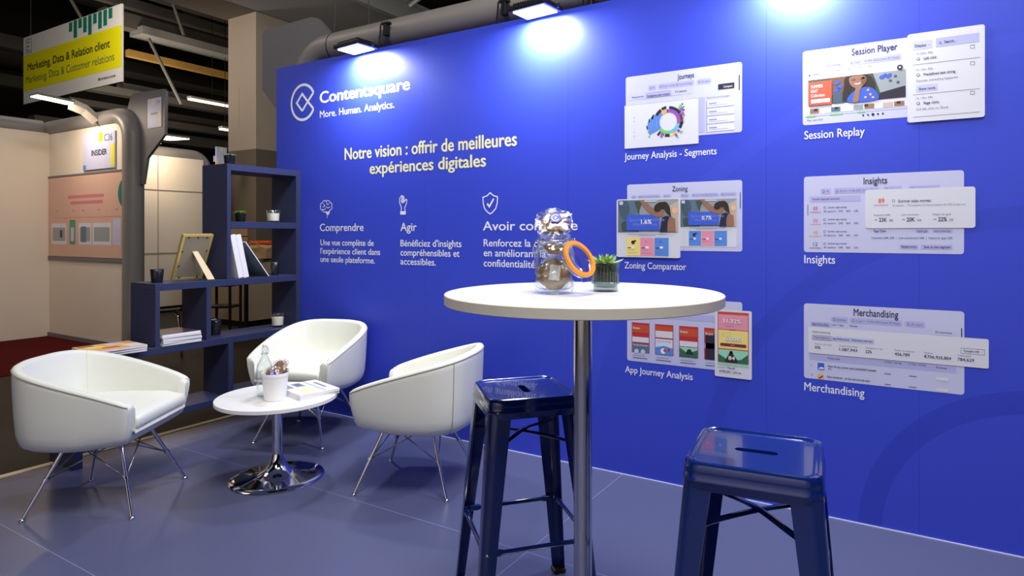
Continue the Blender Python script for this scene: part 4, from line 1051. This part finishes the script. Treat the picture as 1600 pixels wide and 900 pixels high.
# magazines lying down
def magazine(lab, loc, rz, L, W, h_, cov, group, art=None):
    t = thing('magazine', lab, 'magazine', loc, rz, group)
    bm = NB(); box(bm, -W / 2, W / 2, -L / 2, L / 2, 0.0, h_ - 0.0008, 0.0008, 0, 1); link('pages', bm, 'pages', t)
    bm = NB(); box(bm, -W / 2, W / 2, -L / 2, L / 2, h_ - 0.0007, h_); link('cover', bm, cov, t)
    if art:
        bm = NB(); ms = []
        for k, (x0, x1, y0, y1, m) in enumerate(art):
            if m not in ms: ms.append(m)
            box(bm, x0 * W, x1 * W, y0 * L, y1 * L, h_ + 0.0001, h_ + 0.0003 + 0.0001 * k, mi=ms.index(m))
        link('cover_print', bm, ms, t)
    return t
names = ['bottom magazine of the pile in the low bookcase cell', 'second magazine from the bottom in the low bookcase cell', 'third magazine from the bottom in the low bookcase cell',
         'fourth magazine from the bottom in the low bookcase cell', 'fifth magazine from the bottom in the low bookcase cell', 'topmost dark covered magazine of the pile in the low cell']
for k in range(6):
    magazine(names[k], (-3.985 + random.uniform(-.006, .004), -0.868 + random.uniform(-.004, .004), 0.590 + 0.0115 * k), R(random.uniform(-1.5, 1.5)), 0.235, 0.245, 0.0115, 'cover' if k == 5 else 'paper', 'magazines piled in the low bookcase cell')
for k, lab in enumerate(('lowest magazine at the open end of the bookcase', 'middle magazine at the open end of the bookcase', 'orange covered magazine on top at the open end of the bookcase')):
    magazine(lab, (-3.935 + 0.006 * k, -1.235 - 0.004 * k, 0.590 + 0.013 * k), R(-7 + 2 * k), 0.285, 0.235, 0.013, 'paper' if k < 2 else 'i_orange', 'magazines at the open end of the bookcase',
             None if k < 2 else [(-.2, .1, -.4, -.1, 'i_yellow'), (.1, .3, -.2, .1, 'i_brick'), (-.4, -.1, .0, .3, 'i_lav3'), (0, .45, .2, .48, 'i_card'), (-.45, -.25, -.45, -.2, 'i_brown')])

# ================================================================== LOUNGE TABLE AND BAR TABLE
t = thing('coffee_table', 'low round white coffee table on a chrome trumpet foot between the armchairs', 'table', (-2.86, -0.95, 0))
bm = NB(); lathe(bm, [(0, 0.403), (0.292, 0.403), (0.296, 0.406), (0.296, 0.423), (0.293, 0.425), (0, 0.425)], 72); link('tabletop', bm, 'white', t, True, angle=30)
bm = NB(); lathe(bm, [(0, 0.395), (0.024, 0.395), (0.024, 0.09), (0, 0.09)], 28); link('column', bm, 'chrome', t, True, angle=30)
bm = NB(); lathe(bm, [(0, 0.0), (0.228, 0.0), (0.231, 0.004), (0.226, 0.008), (0.19, 0.013), (0.13, 0.020), (0.09, 0.030), (0.06, 0.050), (0.042, 0.078), (0.032, 0.105), (0.026, 0.125), (0, 0.126)], 64); link('base', bm, 'chrome', t, True, angle=40)
bm = NB(); lathe(bm, [(0, 0.403), (0.10, 0.4029), (0.10, 0.395), (0, 0.395)], 28); link('mounting_plate', bm, 'black', t)
t = thing('bar_table', 'tall round white bar table on a chrome column', 'table', (-0.80, -1.509, 0))
bm = NB(); lathe(bm, [(0, 1.073), (0.377, 1.073), (0.38, 1.075), (0.38, 1.0985), (0.3785, 1.10)], 96, 1); lathe(bm, [(0.3785, 1.10), (0, 1.10)], 96, 0); link('tabletop', bm, ['white', 'edge'], t, True, angle=30)
bm = NB(); lathe(bm, [(0, 1.062), (0.0255, 1.062), (0.0255, 0.05), (0, 0.05)], 36); link('column', bm, 'steel', t, True, angle=30)
bm = NB(); lathe(bm, [(0, 0), (0.225, 0), (0.228, 0.004), (0.222, 0.008), (0.12, 0.02), (0.06, 0.05), (0.03, 0.09), (0, 0.09)], 56); link('base', bm, 'chrome', t, True, angle=40)
bm = NB(); lathe(bm, [(0, 1.0728), (0.11, 1.0728), (0.11, 1.062), (0, 1.062)], 28); link('mounting_plate', bm, 'black', t)

# ================================================================== ARMCHAIRS
def armchair(lab, loc, rz):
    t = thing('armchair', lab, 'armchair', loc, rz, 'white tub armchairs around the coffee table')
    ctrl = [(.238, -.268), (.21, -.285), (.10, -.300), (-.06, -.306), (-.20, -.284), (-.288, -.218), (-.325, -.105), (-.332, 0)]
    ctrl = ctrl + [(x, -y) for x, y in ctrl[-2::-1]]
    N = 72
    U = [Vector((p.x, p.y)) for p in spline([(a, b, 0) for a, b in ctrl], N)]
    def rimz(x): return 0.512 + 0.172 * max(0, min(1, (0.238 - x) / 0.563)) ** 0.82
    rows = []
    cen = Vector((-0.03, 0))
    def row(po, n, zt, lip):
        fr = max(0, min(1, (po.x + 0.02) / 0.26)); up = 0.018 * fr * fr * (3 - 2 * fr)
        pr = []
        for s_, z in ((0.30, .302), (0.70, .302), (0.83, .306), (0.895, .319), (0.932, .343), (0.958, .378)):
            q = cen + (po - cen) * s_; pr.append((q.x, q.y, z + up))
        top = [(0.978, 0.30), (0.991, 0.62), (0.999, 0.88)]
        z0 = .382 + up
        for s_, f in top:
            q = cen + (po - cen) * s_; pr.append((q.x, q.y, z0 + (zt - 0.012 - z0) * f))
        for off, dz in ((0.0, -0.012), (0.004, -0.005), (0.011, -0.001), (0.022, 0.0), (0.032, -0.002), (0.039, -0.008), (0.043, -0.018)):
            pr.append((po.x + n.x * off, po.y + n.y * off, zt + dz))
        bz = min(0.43, zt - 0.03)
        for f, off in ((0.4, 0.049), (0.75, 0.056), (1.0, 0.064)):
            pr.append((po.x + n.x * off, po.y + n.y * off, zt - 0.018 + (bz - zt + 0.018) * f))
        pr.append((po.x + n.x * 0.10, po.y + n.y * 0.10, bz - 0.02))
        return pr
    for i in range(N):
        tg = (U[min(i + 1, N - 1)] - U[max(i - 1, 0)]).normalized()
        n = Vector((-tg.y, tg.x))
        if n.dot(cen - U[i]) < 0: n = -n
        rows.append(row(U[i], n, rimz(U[i].x), False))
    # front: arm face, lip, arm face (from the left arm back to the right arm)
    yA, yB = 0.268, 0.218
    fr_rows = []
    for y, z in ((yA, .497), (yA - .012, .509), ((yA + yB) / 2, .512), (yB + .010, .509), (yB + .001, .495), (yB, .386)):
        fr_rows.append((y, z))
    lip = [(yB * (1 - 2 * k / 8), .386) for k in range(1, 8)]
    seq = fr_rows + lip + [(-y, z) for y, z in fr_rows[::-1]]
    for y, z in seq: rows.append(row(Vector((.242 - 0.004 * (y / .26) ** 2, y)), Vector((-1, 0)), z, True))
    bm = NB()
    V = [[bm.verts.new(p) for p in r_] for r_ in rows]
    nR = len(V); nP = len(V[0])
    for i in range(nR):
        A, B = V[i], V[(i + 1) % nR]
        for k in range(nP - 1):
            bm.faces.new([A[k], A[k + 1], B[k + 1], B[k]])
    bm.faces.new([V[i][0] for i in range(nR)][::-1])
    bmesh.ops.remove_doubles(bm, verts=bm.verts, dist=1e-5)
    link('shell', bm, 'leather', t, True, angle=55)
    # seat cushion
    inner = []
    for i in range(4, N - 4, 2):
        tg = (U[i + 1] - U[i - 1]).normalized(); n = Vector((-tg.y, tg.x))
        if n.dot(cen - U[i]) < 0: n = -n
        q = U[i] + n * 0.060
        if q.x < .18: inner.append(q)
    ys = inner[0].y
    pl = [Vector((.246, -.208 + .416 * k / 6)) for k in range(7)]
    outline = inner + pl[::-1]
    c0 = Vector((0.0, 0.0))
    bm = NB(); rings = []
    for s_, z in ((0.90, .402), (0.985, .406), (1.0, .416), (1.0, .436), (0.985, .449), (0.95, .457), (0.80, .464), (0.45, .469)):
        rings.append([bm.verts.new((c0.x + (q.x - c0.x) * s_, c0.y + (q.y - c0.y) * s_, z - (0.010 if q.x > .2 else 0))) for q in outline])
    for A, B in zip(rings, rings[1:]):
        for k in range(len(A)): bm.faces.new([A[k], A[(k + 1) % len(A)], B[(k + 1) % len(A)], B[k]])
    bm.faces.new(rings[0][::-1]); bm.faces.new(rings[-1])
    link('seat_cushion', bm, 'leather', t, True, angle=50)
    # piping along the outer edge of the rim, seams at the rear corners
    bm = NB(); tube(bm, [(U[i].x * 1.002, U[i].y * 1.002, rimz(U[i].x) - 0.015) for i in range(1, N - 1)], 0.0022, 6); link('piping', bm, 'seam', t, True)
    for sgn in (-1, 1):
        i = 24 if sgn < 0 else N - 25
        rr = rows[i]
        nn_ = (cen - U[i]).normalized()
        bm = NB(); tube(bm, [Vector(p) + Vector((nn_.x, nn_.y, 0)) * .0003 for p in rr[13:-1]], 0.0016, 6); link('inner_seam', bm, 'leather', t, True)
        bm = NB()
        pts = [Vector(p) for p in rr[2:10]]
        out = Vector((U[i].x - cen.x, U[i].y - cen.y, 0)).normalized() * 0.0008
        tube(bm, [p + out for p in spline(pts, 24)], 0.0016, 6); link('rear_seam', bm, 'seam', t, True)
    for a in (45, 135, 225, 315):
        ca, sa = math.copysign(1, math.cos(R(a))), math.copysign(1, math.sin(R(a)))
        top = Vector((ca * .115, sa * .115, .312)); ft = Vector((ca * .232, sa * .232, .006))
        bm = NB(); tube(bm, [top, ft], [0.0085, 0.007], 12); lg = link('leg', bm, 'chrome', t, True, angle=50)
        bm = NB(); lathe(bm, [(0, 0), (0.012, 0), (0.013, 0.005), (0.009, 0.012), (0, 0.014)], 16, cx=ft.x, cy=ft.y); link('foot_cap', bm, 'chrome', lg, True, angle=50)
        mid = top.lerp(ft, .50)
        bm = NB(); tube(bm, [mid + (ft - top).normalized() * -.007, mid + (ft - top).normalized() * .007], .0125, 12); link('collar', bm, 'chrome', lg, True, angle=50)
        for o in ((-ca * .10, sa * .10), (ca * .10, -sa * .10)):
            bm = NB(); tube(bm, [mid, Vector((o[0], o[1], .306))], .0032, 8); link('brace', bm, 'wire', t, True)
    bm = NB(); box(bm, -.11, .11, -.11, .11, .292, .3015, .004); link('seat_plate', bm, 'black', t)
    return t
a1 = armchair('white armchair at the left, its side turned to the viewer', (-3.317, -1.526, 0), R(34))
a2 = dup(a1, (-3.295, -0.392, 0), R(-72), 'white armchair facing out from the wall beside the navy bookcase')
a3 = dup(a1, (-2.216, -0.608, 0), R(202), 'white armchair before the blue wall, facing left to the coffee table')
bm = NB(); box(bm, -0.003, 0.0, -0.012, 0.012, 0, 0.05); 
tg_ = link('label_tab', bm, 'black', a1); tg_.location = (-0.245, -0.235, 0.585); tg_.rotation_euler = (0, 0, R(40))

# ================================================================== STOOLS
def stool(lab, loc, rz):
    t = thing('bar_stool', lab, 'bar stool', loc, rz, 'dark blue metal bar stools at the bar table')
    def outline(h, c, n=4):
        pts = []
        for q in range(4):
            a0 = q * PI / 2
            cx_, cy_ = (h - c), (h - c)
            for k in range(n + 1):
                a = PI / 2 * k / n
                x, y = cx_ + c * math.cos(a) ** 1.0, cy_ + c * math.sin(a) ** 1.0
                if n: pts.append((x * math.cos(a0) - y * math.sin(a0), x * math.sin(a0) + y * math.cos(a0)))
        return pts
    bm = NB(); rings = []
    for h, c, z in ((.1500, .040, .683), (.1515, .040, .686), (.1512, .040, .698), (.1528, .040, .701), (.1528, .040, .705), (.1508, .040, .709), (.150, .040, .722), (.149, .040, .736), (.1455, .038, .743), (.140, .036, .745), (.135, .035, .743), (.1315, .034, .7395), (.1295, .033, .739), (.125, .032, .739)):
        rings.append([bm.verts.new((x, y, z)) for x, y in outline(h, c)])
    n = len(rings[0])
    for A, B in zip(rings, rings[1:]):
        for k in range(n): bm.faces.new([A[k], A[(k + 1) % n], B[(k + 1) % n], B[k]])
    slot = []
    for k in range(24):
        a = 2 * PI * k / 24
        x = math.copysign(.037, math.cos(a)) + .0125 * math.cos(a); slot.append((x, .0125 * math.sin(a)))
    s0 = [bm.verts.new((x, y, .739)) for x, y in slot]; s1 = [bm.verts.new((x * .985, y * .94, .727)) for x, y in slot]
    m_ = len(slot); es = []
    for k in range(m_): bm.faces.new([s0[k], s0[(k + 1) % m_], s1[(k + 1) % m_], s1[k]])
    es = [bm.edges.get((s0[k], s0[(k + 1) % m_])) for k in range(m_)] + [bm.edges.get((rings[-1][k], rings[-1][(k + 1) % n])) for k in range(n)]
    bmesh.ops.triangle_fill(bm, edges=es, use_beauty=True, use_dissolve=False)
    # underside skin
    iu = [[bm.verts.new((x, y, z)) for x, y in outline(h, c)] for h, c, z in ((.1485, .038, .6835), (.146, .038, .727))]
    for A, B in ((rings[0], iu[0]), (iu[0], iu[1])):
        for k in range(n): bm.faces.new([A[k], A[(k + 1) % n], B[(k + 1) % n], B[k]])
    es = [bm.edges.get((s1[k], s1[(k + 1) % m_])) for k in range(m_)] + [bm.edges.get((iu[1][k], iu[1][(k + 1) % n])) for k in range(n)]
    bmesh.ops.triangle_fill(bm, edges=es, use_beauty=True, use_dissolve=False)
    link('seat', bm, 'stool', t, True, angle=30)
    def cor(z): return .1455 + .0605 * (1 - z / .735)
    for q in range(4):
        rot = Matrix.Rotation(q * PI / 2, 4, 'Z')
        bm = NB(); rings = []
        for k in range(9):
            z = .012 + (.715 - .012) * k / 8
            c = cor(z); f = z / .715
            w = .038 + .030 * f ** 1.2; r_ = .020 + .010 * f; th_ = .0035
            o = [(c - w, c), (c - r_, c)] + [(c - r_ + r_ * math.sin(R(a)), c - r_ + r_ * math.cos(R(a))) for a in (15, 30, 45, 60, 75)] + [(c, c - r_), (c, c - w)]
            ri = r_ - th_
            inn = [(c - w, c - th_), (c - r_, c - th_)] + [(c - r_ + ri * math.sin(R(a)), c - r_ + ri * math.cos(R(a))) for a in (15, 30, 45, 60, 75)] + [(c - th_, c - r_), (c - th_, c - w)]
            rings.append([bm.verts.new((x, y, z)) for x, y in o + inn[::-1]])
        n = len(rings[0])
        for A, B in zip(rings, rings[1:]):
            for k in range(n): bm.faces.new([A[k], A[(k + 1) % n], B[(k + 1) % n], B[k]])
        h_ = n // 2
        for ring in (rings[0], rings[-1]):
            for k in range(h_ - 1): bm.faces.new([ring[k], ring[k + 1], ring[n - 2 - k], ring[n - 1 - k]])
        xf(bm, rot); lg = link('leg', bm, 'stool', t, True, angle=40)
        bm = NB(); c = cor(0.01); box(bm, c - .044, c + .004, c - .044, c + .004, 0, .016, .006); xf(bm, rot); link('foot_cap', bm, 'black', lg)
        zb = .285; c = cor(zb)
        bm = NB()
        a_, b_ = Vector((c - .012, -(c - .030), zb)), Vector((c - .012, c - .030, zb))
        tube(bm, [a_, a_.lerp(b_, .10), a_.lerp(b_, .13), a_.lerp(b_, .87), a_.lerp(b_, .90), b_], [.011, .011, .0075, .0075, .011, .011], 10)
        xf(bm, rot); link('foot_rail', bm, 'stool', t, True, angle=40)
    for q in (0, 1):
        bm = NB(); c = cor(.60) - .02
        pts = spline([(-c, -c, .585), (-c * .6, -c * .6, .593), (0, 0, .597 + .007 * q), (c * .6, c * .6, .593), (c, c, .585)], 16)
        tube(bm, pts, .011, 8, flat=(.4, 1)); xf(bm, Matrix.Rotation(q * PI / 2, 4, 'Z')); link('cross_brace', bm, 'stool', t, True, angle=40)
    bm = NB()
    for q in range(4):
        a = R(45 + 90 * q); c = cor(.285)
        ball(bm, (math.copysign(c - .006, math.cos(a)), math.copysign(c - .018, math.sin(a)) * 1.0, .285), .007, 8)
    link('bolt', bm, 'steel', t, True)
    return t
s1_ = stool('dark blue metal bar stool behind the chrome column of the bar table', (-1.147, -1.266, 0), R(-42))
dup(s1_, (-0.336, -1.503, 0), R(6.8), 'dark blue metal bar stool at the right, its slotted seat in front')

# ================================================================== THINGS ON THE TABLES
def cookie(lab, loc, rot, r, th_, stick, parent_group, seed, wr=1.25, cat='snack'):
    t = thing('wrapped_cookie', lab, cat, loc, 0, parent_group); t.rotation_euler = rot
    bm = NB(); lathe(bm, [(0, -th_ / 2), (r * .8, -th_ / 2), (r, -th_ * .15), (r * .97, th_ * .2), (r * .75, th_ * .5), (0, th_ * .58)], 28)
    for v in bm.verts: v.co += noise.noise_vector(v.co * 60 + Vector((seed, 0, 0))) * .003
    link('cookie', bm, 'cookie', t, True)
    bm = NB(); bmesh.ops.create_icosphere(bm, subdivisions=4, radius=1.0)
    for v in bm.verts:
        d = v.co.normalized()
        k = 1 + .22 * noise.noise(d * 3.1 + Vector((seed * 3.3, 1, 2))) + .10 * noise.noise(d * 8 + Vector((seed, 5, 1)))
        v.co = Vector((d.x * r * wr * k, d.y * r * wr * 1.02 * k, d.z * max(th_ * 1.0, .014) * k))
    link('wrapper', bm, 'film', t, True, angle=20)
    if stick == 'paper':
        bm = NB(); box(bm, -.013, .016, -.020, .022, th_ * .62, th_ * .62 + .0008); link('label', bm, 'paper', t)
    elif stick:
        sx_, sy_, sr = stick
        bm = NB(); zz = th_ * .95 + .003
        lathe(bm, [(0, zz), (sr, zz), (sr, zz + .0008), (0, zz + .0008)], 6, 0, cx=sx_, cy=sy_)
        for a0 in range(50, 311, 26): 
            a, b = R(a0), R(a0 + 26)
            f = bm.faces.new([bm.verts.new((sx_ + k * sr * math.cos(w), sy_ + k * sr * math.sin(w), zz + .0012)) for k, w in ((.48, a), (.66, a), (.66, b), (.48, b))]); f.material_index = 1
        q = sr * .26
        f = bm.faces.new([bm.verts.new((sx_ + a * q, sy_ + b * q, zz + .0012)) for a, b in ((1, 0), (0, 1), (-1, 0), (0, -1))]); f.material_index = 1
        link('sticker', bm, ['sticker', 'stickw'], t)
    return t

# swing-top bottle
t = thing('glass_bottle', 'clear swing top glass bottle on the white coffee table', 'bottle', (-2.915, -0.985, 0.425))
bm = NB(); lathe(bm, [(0, 0), (.036, 0), (.040, .006), (.040, .135), (.036, .160), (.022, .190), (.0145, .205), (.0135, .235), (.0165, .237), (.0165, .248), (.013, .250), (.0105, .248), (.0105, .206), (.018, .189), (.0325, .160), (.0365, .135), (.0365, .010), (.03, .007), (0, .009)], 40); link('glass_body', bm, 'glass', t, True, angle=50)
bm = NB(); lathe(bm, [(0, .2495), (.011, .2505), (.012, .256), (.009, .264), (0, .267)], 20); link('stopper', bm, 'wax', t, True, angle=50)
bm = NB()
for sg in (-1, 1): tube(bm, spline([(sg * .013, 0, .258), (sg * .021, .004, .245), (sg * .022, .006, .225), (sg * .017, 0, .215)], 10), .0011, 6)
tube(bm, [(.0175 * math.cos(2 * PI * k / 16), .0175 * math.sin(2 * PI * k / 16), .216) for k in range(17)], .0011, 6); link('wire_bail', bm, 'wire', t, True)
# white pot with wrapped cookies
t = thing('white_pot', 'white plastic pot of wrapped cookies on the coffee table', 'pot', (-2.798, -1.009, 0.425))
bm = NB(); lathe(bm, [(0, 0), (.049, 0), (.052, .003), (.062, .118), (.0645, .120), (.0655, .134), (.064, .137), (.061, .134), (.050, .008), (0, .007)], 48); link('pot_body', bm, 'white', t, True, angle=35)
cookie('wrapped cookie with a blue sticker in the front of the white pot', (-2.785, -1.032, 0.556), (R(72), R(8), R(35)), .036, .018, (.004, .004, .016), 'wrapped cookies in the white pot', 1, 1.15)
cookie('wrapped cookie sticking up at the back of the white pot', (-2.806, -0.972, 0.578), (R(60), R(-25), R(40)), .037, .018, None, 'wrapped cookies in the white pot', 2, 1.2)
# brochures on the coffee table
ART = [(-.44, .44, .12, .20, 'i_lilac'), (-.44, -.12, -.2, .02, 'i_stone'), (-.40, -.2, -.16, -.02, 'i_steel'), (-.02, .44, -.34, -.02, 'i_cream'), (-.44, -.1, -.46, -.28, 'i_stone'), (-.3, .2, .30, .36, 'i_grey')]
magazine('lower magazine under the printed one on the coffee table', (-2.775, -0.832, 0.425), R(-12), 0.215, 0.275, 0.014, 'paper', 'magazines on the coffee table')
mg = magazine('upper white magazine with grey print on the coffee table', (-2.772, -0.830, 0.439), R(-14), 0.215, 0.275, 0.014, 'paper', 'magazines on the coffee table', ART)

# preserving jar
JX, JY = -0.856, -1.571
t = thing('preserving_jar', 'open glass preserving jar with orange sealed lid on the bar table', 'jar', (JX, JY, 1.10))
bm = NB(); lathe(bm, [(0, .004), (.030, .002), (.044, 0), (.050, .004), (.054, .014), (.055, .030), (.055, .108), (.052, .120), (.046, .132), (.0445, .140), (.046, .142), (.0475, .146), (.046, .150), (.0445, .152), (.0445, .160), (.043, .162),
                      (.0405, .160), (.0405, .140), (.043, .131), (.0485, .119), (.0515, .107), (.0515, .030), (.050, .018), (.042, .012), (0, .013)], 56); link('glass_body', bm, 'glass', t, True, angle=50)
bm = NB(); tube(bm, [(.0487 * math.cos(2 * PI * k / 32), .0487 * math.sin(2 * PI * k / 32), .143) for k in range(33)], .0016, 6); 
L_ = Vector((-.973, .229, 0)); Sd = Vector((.229, .973, 0)) 
tube(bm, spline([L_ * .050 + Vector((0, 0, .143)), L_ * .060 + Vector((0, 0, .135)), L_ * .066 + Vector((0, 0, .118)), L_ * .070 + Vector((0, 0, .105))], 10), .0016, 6)
for sg in (-1, 1): tube(bm, spline([L_ * .052 + Sd * .018 * sg + Vector((0, 0, .146)), L_ * .060 + Sd * .018 * sg + Vector((0, 0, .130)), L_ * .069 + Sd * .012 * sg + Vector((0, 0, .112)), L_ * .072 + Vector((0, 0, .106))], 10), .0014, 6)
for sg in (-1, 1): tube(bm, spline([-L_ * .047 + Sd * .016 * sg + Vector((0, 0, .143)), -L_ * .058 + Sd * .016 * sg + Vector((0, 0, .150)), -L_ * .064 + Sd * .014 * sg + Vector((0, 0, .140))], 8), .0015, 6)
link('wire_clip', bm, 'wire', t, True)
bm = NB()      # lid hangs open from the hinge
lathe(bm, [(0, -.010), (.040, -.010), (.050, -.006), (.053, 0), (.050, .004), (.044, .004), (.041, .000), (0, -.003)], 48)
n_ = Vector((.973 * .87, -.229 * .87, .50)).normalized(); u_ = Vector((.229, .973, 0)); v_ = n_.cross(u_)
mm = Matrix((u_, v_, n_)).transposed().to_4x4(); mm.translation = Vector((.973 * .084, -.229 * .084, .092))
xf(bm, mm); lid = link('lid', bm, 'glass', t, True, angle=50)
bm = NB(); lathe(bm, [(.042, .0045), (.053, .0045), (.054, .0085), (.053, .0125), (.042, .0125), (.041, .0085)], 48, close=True); xf(bm, mm); link('rubber_ring', bm, 'rubber', lid, True, angle=50)
bm = NB(); tube(bm, [mm @ Vector((-.02, -.052, .002)), mm @ Vector((-.02, -.064, .002)), mm @ Vector((.02, -.064, .002)), mm @ Vector((.02, -.052, .002))], .0014, 6); link('lid_wire', bm, 'wire', lid, True)
cookie('wrapped cookie at the bottom of the preserving jar', (JX, JY, 1.10 + .052), (R(74), R(6), R(28)), .044, .024, 'paper', 'wrapped cookies in the preserving jar', 3, 1.10)
cookie('wrapped cookie in the neck of the preserving jar', (JX, JY, 1.10 + .123), (R(18), R(-8), R(70)), .030, .018, None, 'wrapped cookies in the preserving jar', 4, 1.12)
cookie('cellophane wrapped cookie with a blue sticker on top of the jar', (JX, JY, 1.10 + .190), (R(52), R(4), R(24)), .036, .018, (.004, .004, .018), 'wrapped cookies in the preserving jar', 5, 1.42)

# succulent in a ribbed smoky glass
t = thing('potted_succulent', 'spiky green succulent in a ribbed smoky glass on the bar table', 'plant', (-0.76, -1.447, 1.10))
bm = NB(); lathe(bm, [(0, 0), (.033, 0), (.0345, .003), (.0345, .020), (.0385, .022), (.0385, .079), (.0375, .081), (.0345, .079), (.0345, .026), (.031, .012), (0, .010)], 168, ribs=28, ribamp=.03, rz=(.0215, .0785)); link('glass_cup', bm, 'smoke', t, True, angle=60)
bm = NB(); lathe(bm, [(0, .030), (.031, .030), (.0325, .072), (.02, .076), (0, .077)], 28); link('soil', bm, 'soil', t, True, angle=40)
rosette(.052, 3, .074, .015, 'leaf', t, 0.7)
